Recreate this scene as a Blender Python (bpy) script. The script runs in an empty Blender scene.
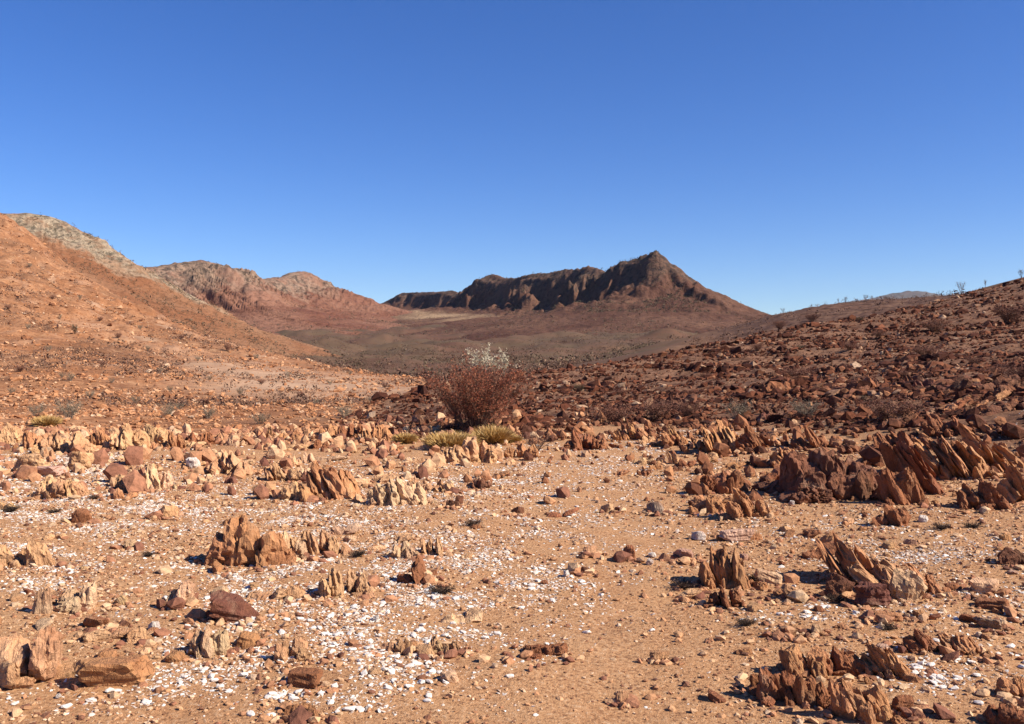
import bpy, math, random
import numpy as np
C = bpy.context.scene.collection
RNG = np.random.default_rng(7)
# ------------------------------------------------------------------ camera constants
F = 930.0; CAM_Z = 1.65; PITCH = math.atan(10.0 / F)
cp, sp = math.cos(PITCH), math.sin(PITCH)

def ray(u, v):
    a = (u - 512.0) / F; b = (362.0 - v) / F
    return np.array([a, cp + b * sp, -sp + b * cp])

def P(u, v, Y):
    d = ray(u, v)
    return np.array([d[0] / d[1] * Y, Y, CAM_Z + d[2] / d[1] * Y])

# ------------------------------------------------------------------ noise
_perm = np.random.default_rng(11).permutation(256)
_perm = np.concatenate([_perm, _perm, _perm])
_g3 = np.random.default_rng(5).normal(size=(256, 3)); _g3 /= np.linalg.norm(_g3, axis=1)[:, None]

def noise(x, y, z=0.0):
    x, y, z = np.broadcast_arrays(np.asarray(x, float), np.asarray(y, float), np.asarray(z, float))
    xi, yi, zi = np.floor(x).astype(int), np.floor(y).astype(int), np.floor(z).astype(int)
    xf, yf, zf = x - xi, y - yi, z - zi
    u, v, w = [t * t * t * (t * (t * 6 - 15) + 10) for t in (xf, yf, zf)]
    xi &= 255; yi &= 255; zi &= 255
    def g(i, j, k):
        h = _perm[_perm[_perm[xi + i] + yi + j] + zi + k]
        gr = _g3[h]
        return gr[..., 0] * (xf - i) + gr[..., 1] * (yf - j) + gr[..., 2] * (zf - k)
    def L(a, b, t): return a + t * (b - a)
    x00 = L(g(0, 0, 0), g(1, 0, 0), u); x10 = L(g(0, 1, 0), g(1, 1, 0), u)
    x01 = L(g(0, 0, 1), g(1, 0, 1), u); x11 = L(g(0, 1, 1), g(1, 1, 1), u)
    return L(L(x00, x10, v), L(x01, x11, v), w) * 1.5

def fbm(x, y, z=0.0, o=4, gain=.5):
    s = 0; a = 1.0; f = 1.0
    for i in range(o):
        s = s + a * noise(np.asarray(x) * f + 17.3 * i, np.asarray(y) * f - 9.1 * i, np.asarray(z) * f + 3.7 * i)
        a *= gain; f *= 2.03
    return s

def smooth(a, b, x):
    t = np.clip((np.asarray(x, float) - a) / (b - a), 0, 1)
    return t * t * (3 - 2 * t)

# ------------------------------------------------------------------ terrain: thin plate surface through surveyed points
CT = []
def c(u, v, Y): CT.append(P(u, v, Y))
def cz(x, y, z): CT.append(np.array([x, y, z]))
for th in (-.75, -.5, -.25, 0, .25, .5, .75):
    for r in (2.2, 3.2, 4.6, 6.5, 9):
        cz(r * math.sin(th), r * math.cos(th), 0.012 * r * smooth(.1, .7, th) * smooth(3, 9, r))
for u, Y, z in ((0, 12, .02), (250, 13, 0), (512, 13, 0), (760, 13, .06), (1000, 12, .2), (1250, 12, .4),
                (0, 17, 0), (200, 17, 0), (400, 17, -.02), (560, 18, 0), (700, 17, .1), (850, 15, .3), (1000, 14, .42),
                (0, 21, -.2), (200, 21, -.2), (350, 22, -.2), (480, 21, -.05)):
    cz((u - 512) / F * Y, Y, z)
# orange hill on one side
for u, pts in {
    -200: [(400, 36), (360, 60), (320, 95), (270, 150), (220, 220), (175, 300), (170, 420)],
    0: [(408, 33), (390, 48), (370, 64), (350, 78), (330, 96), (300, 135), (270, 180), (243, 235), (223, 280), (226, 350)],
    60: [(404, 36), (380, 55), (350, 84), (320, 122), (290, 170), (262, 240), (268, 310)],
    100: [(402, 37), (375, 60), (340, 98), (312, 150), (286, 220), (300, 280)],
    200: [(403, 38), (382, 60), (358, 100), (336, 165), (350, 240)],
    300: [(404, 37), (387, 60), (370, 95), (361, 130), (371, 190)],
    400: [(412, 31), (398, 48), (384, 78), (377, 95), (383, 140)]}.items():
    for v, Y in pts: c(u, v, Y)
# rocky slope on the other side
for u, pts in {
    450: [(412, 27), (385, 46), (386, 75), (384, 110)],
    520: [(410, 26), (392, 38), (377, 56), (384, 100)],
    620: [(405, 27), (382, 46), (362, 72), (368, 120)],
    700: [(403, 26), (372, 48), (348, 86), (356, 140)],
    770: [(402, 24), (370, 46), (334, 97), (345, 150)],
    850: [(402, 20), (371, 40), (345, 66), (321, 107), (328, 160)],
    940: [(400, 18.5), (370, 35), (340, 61), (320, 86), (302, 116), (312, 170)],
    1024: [(398, 17), (370, 30), (340, 53), (310, 82), (281, 117), (290, 180)],
    1220: [(385, 17), (350, 36), (300, 75), (240, 120), (235, 200)]}.items():
    for v, Y in pts: c(u, v, Y)
# low brown spur behind it
for u, v, Y in ((690, 341, 230), (740, 327, 235), (780, 315, 240), (830, 305, 250), (880, 300, 260), (940, 298, 270), (1060, 288, 290),
                (760, 340, 190), (850, 322, 200), (740, 336, 330), (830, 325, 370), (940, 318, 400), (1100, 310, 420)): c(u, v, Y)
# valley floor, rising to the far saddle
for u, v, Y in ((300, 371, 260), (350, 370, 250), (450, 370, 240), (550, 368, 240), (620, 362, 230), (400, 358, 400), (500, 357, 400), (600, 352, 350),
                (650, 343, 470), (560, 344, 560), (460, 343, 620), (300, 352, 420), (400, 340, 720), (500, 336, 760), (620, 333, 650), (700, 338, 560),
                (800, 338, 700), (950, 340, 800), (400, 327, 1050), (440, 323, 1300), (380, 318, 1500), (370, 309, 2000), (372, 309, 2600),
                (250, 343, 700), (200, 335, 900), (100, 340, 800), (-200, 300, 900), (1200, 330, 900), (300, 325, 1300), (520, 322, 1300), (700, 330, 1300)): c(u, v, Y)
for u in (-150, 150, 400, 650, 900, 1200): c(u, 344, 6000); c(u, 350, 14000)
CT = np.array(CT)
def _ab(x, y):
    th = np.clip(np.arctan2(x, y), -.85, .85); r = np.maximum(np.hypot(x, y), 2.0)
    return th * 2.2, np.log(r)
def _tps(r2): return .5 * r2 * np.log(r2 + 1e-12)
_ca, _cb = _ab(CT[:, 0], CT[:, 1])
_w = CT[:, 2] / (np.hypot(CT[:, 0], CT[:, 1]) + 20)
n_ = len(CT)
_K = _tps((_ca[:, None] - _ca[None]) ** 2 + (_cb[:, None] - _cb[None]) ** 2) + np.eye(n_) * 2e-4
_A = np.zeros((n_ + 3, n_ + 3)); _A[:n_, :n_] = _K; _A[:n_, n_] = 1; _A[:n_, n_ + 1] = _ca; _A[:n_, n_ + 2] = _cb; _A[n_:, :n_] = _A[:n_, n_:].T
_S = np.linalg.solve(_A, np.concatenate([_w, [0, 0, 0]]))

def H0(x, y):
    x = np.asarray(x, float).ravel(); y = np.asarray(y, float).ravel()
    out = np.empty(len(x))
    for i in range(0, len(x), 60000):
        a, b = _ab(x[i:i + 60000], y[i:i + 60000])
        q = _tps((a[:, None] - _ca[None]) ** 2 + (b[:, None] - _cb[None]) ** 2) @ _S[:n_] + _S[n_] + _S[n_ + 1] * a + _S[n_ + 2] * b
        out[i:i + 60000] = q
    r = np.hypot(x, y); th = np.abs(np.arctan2(x, y))
    return out * (r + 20) * smooth(1.6, 2.9, r) * (1 - smooth(1.3, 2.6, th))

def zones(x, y, z):
    """weights: orange hill, rocky slope, valley"""
    th = np.arctan2(x, y); r = np.hypot(x, y); u = 512 + F * np.tan(np.clip(th, -1.2, 1.2))
    wob = noise(x / 9, y / 9) * .12
    far = np.interp(u, [-200, 0, 100, 200, 300, 400, 450, 520, 620, 700, 770, 850, 940, 1024, 1200], [520, 520, 480, 300, 200, 135, 72, 75, 88, 100, 118, 128, 138, 140, 150])
    near = np.interp(u, [0, 200, 400, 500, 620, 750, 850, 940, 1024, 1100], [17.5, 17.5, 18.5, 20, 20, 18.5, 16.5, 15, 13.5, 13])
    lr = np.log(np.maximum(r, .1))
    inr = smooth(-.12, .12, lr - np.log(near) + wob)
    valley = smooth(-.1, .1, lr - np.log(far) + wob)
    side = smooth(-40, 40, u - np.interp(r, [17, 26, 50, 100], [330, 345, 425, 440]) + 60 * wob)
    spur = smooth(640, 760, u) * smooth(150, 180, r) * (1 - smooth(430, 520, r))
    valley = valley * (1 - spur)
    A = inr * (1 - valley) * (1 - side) * (1 - spur); D = np.maximum(inr * (1 - valley) * side, spur)
    return A, D, valley

def apron_w(x, y):
    """the pale gentle foot of the orange hill"""
    u = 512 + F * x / np.maximum(y, 1e-3); r = np.maximum(np.hypot(x, y), 1)
    return np.clip((1 - smooth(.12, .62, np.abs(np.log(r) - np.log(np.interp(u, [100, 200, 300, 420], [84, 78, 68, 54]))))) * smooth(120, 250, u) * (1 - smooth(415, 450, u)) * (.72 + .55 * fbm(x / 6, y / 5, 3, 3)), 0, .95)

def H(x, y, detail=True):
    x = np.asarray(x, float).ravel(); y = np.asarray(y, float).ravel()
    z = H0(x, y)
    r = np.hypot(x, y)
    A, D, V = zones(x, y, z)
    fg = np.clip(1 - A - D - V, 0, 1)
    n1 = fbm(x / 2.3, y / 2.3, 0, 3)
    n2 = fbm(x / 9, y / 7, 3, 3)
    n3 = fbm(x / .35, y / .35, 7, 3)
    z = z + fg * (.030 * n1 + .010 * n3 + .012 * noise(x / .9, y / .9, 5))
    # ledgy rocky slope
    led = np.abs(fbm((x * .9 + y * .25) / 3.2, (y * .9 - x * .2) / 5.0, 2, 4))
    z = z + D * (.34 * led - .10 + .30 * n2 * smooth(25, 60, r) + .05 * n1) * np.minimum(1, (r / 60) + .25)
    gul = fbm((x * .5 + y * .86) / 26, (x * .86 - y * .5) / 60, 4, 4)
    u_ = 512 + F * x / np.maximum(y, 1e-3); A = A * np.where(y > 1, np.interp(u_, [140, 290], [1.0, .32]), 1.0)
    z = z + A * (.09 * n1 + np.minimum(r / 80, 3.2) * (.40 * n2 + .8 * gul + .35 * np.abs(fbm(x / 5, y / 8, 6, 3)) * smooth(20, 50, r)))
    z = z + V * (fbm(x / 60, y / 60, 9, 4) * np.minimum(r / 110, 4.5) * 1.4)
    return z

def hit(u, v, ymin=2.0, ymax=420.0):
    d = ray(u, v); Y = np.exp(np.linspace(math.log(ymin), math.log(ymax), 900))
    x = d[0] / d[1] * Y; z = CAM_Z + d[2] / d[1] * Y
    h = H(x, Y)
    i = np.argmax(z <= h)
    if not (z <= h).any(): i = len(Y) - 1
    return x[i], Y[i], h[i]

# ------------------------------------------------------------------ mesh helpers
def mesh_np(name, V, Fc, mat=None, smooth_=False, parent=None, link=True, attrs=None):
    V = np.asarray(V, np.float32); Fc = np.asarray(Fc, np.int32)
    me = bpy.data.meshes.new(name); k = Fc.shape[1]
    me.vertices.add(len(V)); me.vertices.foreach_set('co', V.ravel())
    me.loops.add(Fc.size); me.loops.foreach_set('vertex_index', Fc.ravel())
    me.polygons.add(len(Fc)); me.polygons.foreach_set('loop_start', np.arange(0, Fc.size, k, dtype=np.int32))
    try: me.polygons.foreach_set('loop_total', np.full(len(Fc), k, np.int32))
    except Exception: pass
    me.update(calc_edges=True)
    me.polygons.foreach_set('use_smooth', np.full(len(Fc), smooth_, bool))
    for an, av in (attrs or {}).items():
        at = me.attributes.new(an, 'FLOAT', 'POINT'); at.data.foreach_set('value', np.asarray(av, np.float32))
    if mat: me.materials.append(mat)
    if not link: return me
    o = bpy.data.objects.new(name, me); C.objects.link(o)
    if parent: o.parent = parent
    return o

def tag(o, label=None, cat=None, group=None, kind=None):
    if label: o['label'] = label
    if cat: o['category'] = cat
    if group: o['group'] = group
    if kind: o['kind'] = kind
    return o

def grid_faces(nr, nc):
    i = np.arange(nr - 1)[:, None] * nc + np.arange(nc - 1)[None]
    return np.stack([i, i + 1, i + nc + 1, i + nc], -1).reshape(-1, 4)

# ------------------------------------------------------------------ materials
ALB = .86          # overall albedo level of the rock, soil and plants
class NT:
    def __init__(s, name):
        s.m = bpy.data.materials.new(name); s.m.use_nodes = True
        s.t = s.m.node_tree; s.n = s.t.nodes; s.b = s.n['Principled BSDF']
    def new(s, ty, **kw):
        n = s.n.new(ty)
        for k, v in kw.items():
            if k.startswith('i_'):
                key = k[2:]; key = int(key) if key.isdigit() else key.replace('_', ' ')
                n.inputs[key].default_value = v
            else: setattr(n, k, v)
        return n
    def link(s, a, b): s.t.links.new(a, b); return s
    def noise(s, vec, scale, detail=5, rough=.55, dist=0.0):
        n = s.new('ShaderNodeTexNoise'); n.inputs['Scale'].default_value = scale; n.inputs['Detail'].default_value = detail
        n.inputs['Roughness'].default_value = rough; n.inputs['Distortion'].default_value = dist
        s.link(vec, n.inputs['Vector']); return n.outputs['Fac']
    def ramp(s, fac, stops, interp='LINEAR'):
        r = s.new('ShaderNodeValToRGB'); e = r.color_ramp.elements; r.color_ramp.interpolation = interp
        while len(e) > 1: e.remove(e[-1])
        for i, (p, col) in enumerate(stops):
            q = e[0] if i == 0 else e.new(p)
            q.position = p; q.color = (col, col, col, 1) if isinstance(col, (int, float)) else (*[ALB * k for k in col], 1)
        s.link(fac, r.inputs[0]); return r.outputs[0]
    def mix(s, fac, a, b, mode='MIX'):
        n = s.new('ShaderNodeMix', data_type='RGBA', blend_type=mode)
        for v, k in ((fac, 0), (a, 6), (b, 7)):
            if isinstance(v, (int, float)): n.inputs[k].default_value = v
            elif isinstance(v, tuple): n.inputs[k].default_value = (*[ALB * q for q in v], 1)
            else: s.link(v, n.inputs[k])
        return n.outputs[2]
    def math(s, op, a, b=0.0, clamp=False):
        n = s.new('ShaderNodeMath', operation=op, use_clamp=clamp)
        for k, v in enumerate((a, b)):
            if isinstance(v, (int, float)): n.inputs[k].default_value = v
            else: s.link(v, n.inputs[k])
        return n.outputs[0]
    def attr(s, name):
        n = s.new('ShaderNodeAttribute'); n.attribute_name = name; return n.outputs['Fac']
    def mapping(s, vec, scale=(1, 1, 1), rot=(0, 0, 0)):
        n = s.new('ShaderNodeMapping'); n.inputs['Scale'].default_value = scale; n.inputs['Rotation'].default_value = rot
        s.link(vec, n.inputs['Vector']); return n.outputs[0]
    def bump(s, h, strength=.5, dist=.02):
        n = s.new('ShaderNodeBump'); n.inputs['Strength'].default_value = strength; n.inputs['Distance'].default_value = dist
        s.link(h, n.inputs['Height']); return n.outputs[0]
    def done(s, col, rough=.9, bump=None, spec=.15):
        if isinstance(col, tuple): s.b.inputs['Base Color'].default_value = (*col, 1)
        else: s.link(col, s.b.inputs['Base Color'])
        s.b.inputs['Roughness'].default_value = rough; s.b.inputs['Specular IOR Level'].default_value = spec
        if bump is not None: s.link(bump, s.b.inputs['Normal'])
        return s.m

def mat_ground():
    s = NT('desert_ground'); pos = s.new('ShaderNodeNewGeometry').outputs['Position']
    big = s.noise(pos, .35, 4); med = s.noise(pos, 2.2, 6, .6); fine = s.noise(pos, 38, 5, .7); grit = s.noise(pos, 140, 3, .7)
    # gravelly soil
    soil = s.ramp(big, [(.3, (.44, .215, .098)), (.55, (.49, .255, .122)), (.75, (.40, .185, .080))])
    soil = s.mix(s.ramp(med, [(.35, 0.), (.7, .6)]), soil, (.53, .305, .155))
    soil = s.mix(s.ramp(fine, [(.38, .75), (.48, 0.)]), soil, (.16, .07, .04))
    soil = s.mix(s.ramp(fine, [(.54, 0.), (.68, .65)]), soil, (.66, .46, .30))
    soil = s.mix(s.ramp(grit, [(.30, .6), (.42, 0.)]), soil, (.16, .07, .04))
    # orange hill
    hn = s.noise(pos, .6, 7, .7); hb = s.noise(s.mapping(pos, (.02, .05, .05), (0, 0, .6)), 1, 6, .65, .6)
    hill = s.ramp(hb, [(.30, (.255, .105, .047)), (.45, (.33, .145, .066)), (.58, (.37, .18, .09)), (.72, (.275, .115, .052))])
    hill = s.mix(s.ramp(hn, [(.38, .8), (.5, 0.)]), hill, (.20, .085, .042))
    hc = s.noise(pos, .11, 6, .65); hill = s.mix(s.ramp(hc, [(.38, .75), (.5, 0.)]), hill, (.20, .10, .055)); hill = s.mix(s.ramp(hc, [(.54, 0.), (.68, .5)]), hill, (.50, .31, .20))
    hill = s.mix(s.ramp(hn, [(.56, 0.), (.72, .6)]), hill, (.58, .36, .20))
    hk = s.noise(pos, 3.5, 6, .72); hill = s.mix(s.ramp(hk, [(.37, .85), (.48, 0.)]), hill, (.13, .055, .028)); hill = s.mix(s.ramp(hk, [(.56, 0.), (.68, .6)]), hill, (.50, .30, .17))
    # rocky slope soil
    dn = s.noise(pos, 1.3, 6, .65); db = s.noise(pos, .12, 4)
    rocky = s.ramp(db, [(.3, (.16, .07, .039)), (.5, (.26, .135, .078)), (.7, (.135, .058, .033))])
    rocky = s.mix(s.ramp(dn, [(.38, .7), (.5, 0.)]), rocky, (.06, .027, .018))
    rocky = s.mix(s.ramp(dn, [(.57, 0.), (.7, .6)]), rocky, (.34, .20, .125))
    df = s.noise(pos, 7, 5, .7); rocky = s.mix(s.ramp(df, [(.38, .8), (.5, 0.)]), rocky, (.045, .02, .014)); rocky = s.mix(s.ramp(df, [(.58, 0.), (.7, .5)]), rocky, (.36, .22, .14))
    # valley
    vn = s.noise(pos, .05, 7, .65); vb = s.noise(pos, .011, 4, .5)
    val = s.ramp(vb, [(.32, (.11, .052, .034)), (.46, (.14, .078, .05)), (.54, (.115, .076, .046)), (.64, (.14, .072, .046)), (.74, (.165, .098, .064))])
    val = s.mix(s.ramp(vn, [(.4, .6), (.52, 0.)]), val, (.10, .062, .04))
    col = s.mix(s.attr('hill_a'), soil, hill); col = s.mix(s.attr('slope_d'), col, rocky); col = s.mix(s.attr('valley'), col, val); sn = s.noise(pos, .5, 6, .7); col = s.mix(s.attr('spur'), col, s.ramp(sn, [(.36, (.05, .026, .018)), (.5, (.12, .062, .042)), (.66, (.19, .11, .07))]))
    col = s.mix(s.math('MULTIPLY', s.attr('pale'), .8), col, (.49, .325, .215))
    h = s.math('ADD', s.math('MULTIPLY', fine, 1.0), s.math('MULTIPLY', grit, .4))
    h = s.math('ADD', h, s.math('MULTIPLY', med, 2.0))
    return s.done(col, .95, s.bump(h, .8, .02), .08)

def mat_mountain(name, low, mid, cap, capdark, k=1.0):
    s = NT(name); pos = s.new('ShaderNodeNewGeometry').outputs['Position']
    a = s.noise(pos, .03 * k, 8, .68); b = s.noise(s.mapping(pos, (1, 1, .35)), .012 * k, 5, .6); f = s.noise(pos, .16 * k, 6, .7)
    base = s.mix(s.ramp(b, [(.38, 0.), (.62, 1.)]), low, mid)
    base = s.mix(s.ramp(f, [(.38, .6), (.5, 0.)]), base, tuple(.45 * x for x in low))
    rock = s.mix(s.ramp(f, [(.42, 1.), (.56, 0.)]), cap, capdark)  # cap rock mottled by noise with a darker rock tone
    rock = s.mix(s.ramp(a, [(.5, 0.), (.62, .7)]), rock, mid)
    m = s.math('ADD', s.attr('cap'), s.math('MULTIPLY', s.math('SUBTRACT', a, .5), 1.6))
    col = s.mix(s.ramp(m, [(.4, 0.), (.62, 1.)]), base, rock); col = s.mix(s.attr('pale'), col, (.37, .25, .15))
    return s.done(col, .95, s.bump(s.math('ADD', f, a), .9, 2.5), .05)

# ------------------------------------------------------------------ ground sheet
G_MAT = mat_ground()
def ground():
    th = np.concatenate([np.linspace(-math.pi, -.66, 50)[:-1], np.linspace(-.66, .66, 1020), np.linspace(.66, math.pi, 50)[1:]])
    r = np.concatenate([np.geomspace(.25, 3.2, 22)[:-1], np.geomspace(3.2, 420, 620)[:-1], np.geomspace(420, 2600, 130)[:-1], np.geomspace(2600, 40000, 24)])
    R, T = np.meshgrid(r, th, indexing='ij')
    X = R * np.sin(T); Y = R * np.cos(T)
    Z = H(X, Y).reshape(X.shape)
    # keep far ground from hiding behind the horizon: flat plain
    A, D, V = zones(X.ravel(), Y.ravel(), Z.ravel())
    xr, yr = X.ravel(), Y.ravel(); u = 512 + F * xr / np.maximum(yr, 1e-3)
    # pale gravel streaks on the orange hill
    s1 = np.abs(np.log(np.maximum(R.ravel(), 1)) - np.log(np.interp(u, [40, 100, 130, 200, 300, 400, 440], [130, 118, 112, 96, 72, 50, 40])) + .18 * fbm(xr / 14, yr / 14, 1, 3))
    s2 = np.abs(np.log(np.maximum(R.ravel(), 1)) - np.log(np.interp(u, [20, 60, 100, 150, 200], [255, 205, 185, 160, 150])) + .05 * noise(xr / 9, yr / 9))
    apron = apron_w(xr, yr)
    pale = A * np.maximum(apron, (1 - smooth(.0, .26, s1)) * smooth(100, 160, u) * (.45 + .9 * noise(xr / 4, yr / 4, 2)), (1 - smooth(.01, .035, s2)) * smooth(30, 60, u) * (1 - smooth(180, 210, u)) * .9) if False else A * np.maximum(apron, np.maximum((1 - smooth(.0, .26, s1)) * smooth(100, 160, u) * (.45 + .9 * noise(xr / 4, yr / 4, 2)), (1 - smooth(.008, .022, s2)) * smooth(30, 60, u) * (1 - smooth(180, 210, u)) * .55))
    strip = V * (1 - smooth(0, 1, np.hypot((xr + 20 - (yr - 1150) * -.12) / 75, (yr - 1150) / 170))) * .75
    pale = np.clip(np.maximum(pale, strip), 0, 1)
    V3 = np.stack([xr, yr, Z.ravel()], 1)
    Fc = grid_faces(len(r), len(th))
    o = mesh_np('ground', V3, Fc, G_MAT, True, attrs={'hill_a': A, 'slope_d': D, 'valley': V, 'pale': pale, 'spur': smooth(640, 760, u) * smooth(150, 180, R.ravel()) * (1 - smooth(430, 520, R.ravel()))})
    tag(o, 'ochre desert ground of gravelly soil running back into valley and slopes', 'ground', kind='structure')
ground()

# ------------------------------------------------------------------ mountains
def ridge_fn(crest, prof, amp, jag, side_prof=None, cliff=None):
    CR = np.array([P(*q) for q in crest]); fl = None
    def fn(x, y):
        x = x.ravel(); y = y.ravel(); best = np.full(len(x), 1e18); sd = np.zeros(len(x)); si = np.zeros(len(x)); zc = np.zeros(len(x))
        for i in range(len(CR) - 1):
            a, b = CR[i], CR[i + 1]; dx, dy = b[0] - a[0], b[1] - a[1]; L2 = dx * dx + dy * dy
            t = np.clip(((x - a[0]) * dx + (y - a[1]) * dy) / L2, 0, 1)
            d2 = (x - a[0] - t * dx) ** 2 + (y - a[1] - t * dy) ** 2
            m = d2 < best
            best = np.where(m, d2, best); si = np.where(m, i + t, si); zc = np.where(m, a[2] + t * (b[2] - a[2]), zc)
            cr = dx * (y - a[1]) - dy * (x - a[0]); sd = np.where(m, np.sign(cr), sd)
        d = np.sqrt(best)
        return d, si, zc, sd
    return CR, fn

def mountain(name, crest, floor, prof, mat, label, prof2=None, mixw=None, k=1.0, amp=1.0, jag=1.0, th=(-.6, .6), rr=(400, 2000), nth=500, nr=300, side=None, gully=1.0, gw1=34, ribs=16, palef=None):
    CR, fn = ridge_fn(crest, prof, amp, jag)
    T = np.linspace(*th, nth); R = np.geomspace(*rr, nr)
    R, T = np.meshgrid(R, T, indexing='ij'); X = R * np.sin(T); Y = R * np.cos(T)
    x, y = X.ravel(), Y.ravel()
    d, si, zc, sd = fn(x, y)
    fl = H0(x, y) if floor is None else np.full(len(x), float(floor))
    hgt = np.maximum(zc - fl, 1)
    s = hgt / 100.0
    w1 = fbm(x / (90 * k), y / (90 * k), 1, 5, .55); w2 = np.abs(fbm(x / (55 * k), y / (55 * k), 4, 4, .55))
    if prof2 is not None: gw1 = gw1 * (1 - .8 * np.interp(si, np.arange(len(crest)), mixw)); w2 = .25 + (w2 - .25) * (1 - .6 * np.interp(si, np.arange(len(crest)), mixw))
    if prof2 is not None:
        bw = 1 - np.interp(si, np.arange(len(crest)), mixw); ph = si * .92 + .25 * noise(si * 1.3, 0, 3)
        d = d - bw * s * 30 * (np.abs(np.sin(ph * math.pi / 2.6)) ** .7 - .35) * smooth(6, 40, d / s)
        zc = zc + bw * 3.5 * (fbm(si * 1.1, .3, 8, 3))
        d = np.maximum(d, 0)
    dd = d / s + gully * (gw1 * w1 + 40 * (w2 - .25)) * smooth(4, 60, d / s) * (1 - .8 * smooth(90, 190, d / s))
    rib = np.abs(fbm(si * 2.6 + d / s / 400, d / s / 240, 5, 4, .55)); dd = dd + ribs * (1 if prof2 is None else 1 - np.interp(si, np.arange(len(crest)), mixw)) * (rib - .22) * smooth(8, 70, d / s) * (1 - .6 * smooth(150, 300, d / s))
    dd = np.maximum(dd, 0)
    dr1 = np.interp(dd, *prof)
    if prof2 is not None:
        w = np.interp(si, np.arange(len(crest)), mixw)
        dr1 = dr1 * (1 - w) + np.interp(dd, *prof2) * w
    z = zc - hgt * dr1 - 30 * smooth(1.0, 1.25, dr1) + amp * s * (1 if prof2 is None else 1 - .6 * np.interp(si, np.arange(len(crest)), mixw)) * (5.0 * fbm(x / (30 * k), y / (30 * k), 7, 4, .6) * smooth(0, .12, dr1) * (1 - .85 * smooth(.55, .8, dr1))
                                    + jag * 1.3 * fbm(x / (9 * k), y / (9 * k), 2, 3) * (1 - .7 * smooth(.6, .9, dr1)))
    cap = np.clip(1.0 - dr1 * 1.25, -.4, 1)
    if side is not None: cap = side(cap, si, dr1, sd)
    o = mesh_np(name, np.stack([x, y, z], 1), grid_faces(nr, nth), mat, True, attrs={'cap': cap, 'pale': palef(si, dr1, sd, x, y) if palef else np.zeros(len(x))})
    tag(o, label, 'mountain', kind='structure')
    return np.stack([x, y, z], 1), dr1, sd, si
CLIFF = ([0, 8, 20, 40, 66, 84, 130, 230, 340, 430], [0, .03, .15, .46, .70, .76, .83, .94, 1.04, 1.4])
SLOPE = ([0, 15, 60, 150, 260, 360, 460], [0, .04, .30, .68, .92, 1.05, 1.4])
HILL = ([0, 20, 70, 170, 270, 400], [0, .08, .38, .82, 1.04, 1.4])
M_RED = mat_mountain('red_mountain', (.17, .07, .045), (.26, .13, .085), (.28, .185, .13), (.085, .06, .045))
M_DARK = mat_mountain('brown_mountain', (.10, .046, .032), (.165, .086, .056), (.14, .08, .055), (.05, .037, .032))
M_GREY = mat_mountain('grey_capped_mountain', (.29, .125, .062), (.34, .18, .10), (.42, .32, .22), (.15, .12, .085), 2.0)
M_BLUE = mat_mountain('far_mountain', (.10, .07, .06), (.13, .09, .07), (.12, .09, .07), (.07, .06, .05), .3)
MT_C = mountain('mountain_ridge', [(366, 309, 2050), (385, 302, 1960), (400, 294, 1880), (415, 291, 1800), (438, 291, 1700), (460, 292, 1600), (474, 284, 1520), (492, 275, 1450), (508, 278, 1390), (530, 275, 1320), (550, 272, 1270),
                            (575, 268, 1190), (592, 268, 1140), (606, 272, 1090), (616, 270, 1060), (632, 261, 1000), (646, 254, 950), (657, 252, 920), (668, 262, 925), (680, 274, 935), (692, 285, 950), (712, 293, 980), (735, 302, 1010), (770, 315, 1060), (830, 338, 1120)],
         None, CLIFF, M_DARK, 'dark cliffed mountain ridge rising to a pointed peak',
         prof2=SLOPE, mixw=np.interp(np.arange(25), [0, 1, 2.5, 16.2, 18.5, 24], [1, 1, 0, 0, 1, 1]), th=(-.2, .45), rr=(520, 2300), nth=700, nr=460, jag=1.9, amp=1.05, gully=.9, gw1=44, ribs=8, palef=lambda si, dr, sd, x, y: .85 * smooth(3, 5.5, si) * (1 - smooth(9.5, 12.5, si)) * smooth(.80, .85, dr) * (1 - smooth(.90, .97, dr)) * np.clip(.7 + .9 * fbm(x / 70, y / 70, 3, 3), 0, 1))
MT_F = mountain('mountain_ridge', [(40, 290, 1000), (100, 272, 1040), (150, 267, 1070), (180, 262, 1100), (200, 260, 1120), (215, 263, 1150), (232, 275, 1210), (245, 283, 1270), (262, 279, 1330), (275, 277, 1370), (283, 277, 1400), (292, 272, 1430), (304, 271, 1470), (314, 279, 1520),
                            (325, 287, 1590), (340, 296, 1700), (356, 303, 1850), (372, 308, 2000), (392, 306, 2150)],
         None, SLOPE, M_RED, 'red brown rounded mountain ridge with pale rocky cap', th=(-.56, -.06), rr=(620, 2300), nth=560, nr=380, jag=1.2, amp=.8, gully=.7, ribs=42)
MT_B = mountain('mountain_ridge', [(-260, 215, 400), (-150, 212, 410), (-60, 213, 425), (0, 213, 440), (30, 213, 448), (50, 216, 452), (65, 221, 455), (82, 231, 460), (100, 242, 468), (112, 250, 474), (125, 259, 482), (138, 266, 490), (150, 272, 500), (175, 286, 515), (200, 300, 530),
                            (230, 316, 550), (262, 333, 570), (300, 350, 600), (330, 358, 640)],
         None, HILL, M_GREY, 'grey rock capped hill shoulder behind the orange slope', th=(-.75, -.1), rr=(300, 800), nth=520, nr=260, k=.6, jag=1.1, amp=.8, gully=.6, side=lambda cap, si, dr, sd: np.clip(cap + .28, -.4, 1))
mountain('mountain_ridge', [(840, 302, 8600), (872, 298, 8800), (892, 293, 9000), (906, 290.5, 9000), (922, 290.5, 9050), (938, 294, 9100), (956, 299, 9300), (1000, 305, 9500)], 100, HILL, M_BLUE, 'tiny blue mountain on the far skyline', th=(.3, .6), rr=(7500, 11000), nth=120, nr=60, k=4)

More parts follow.
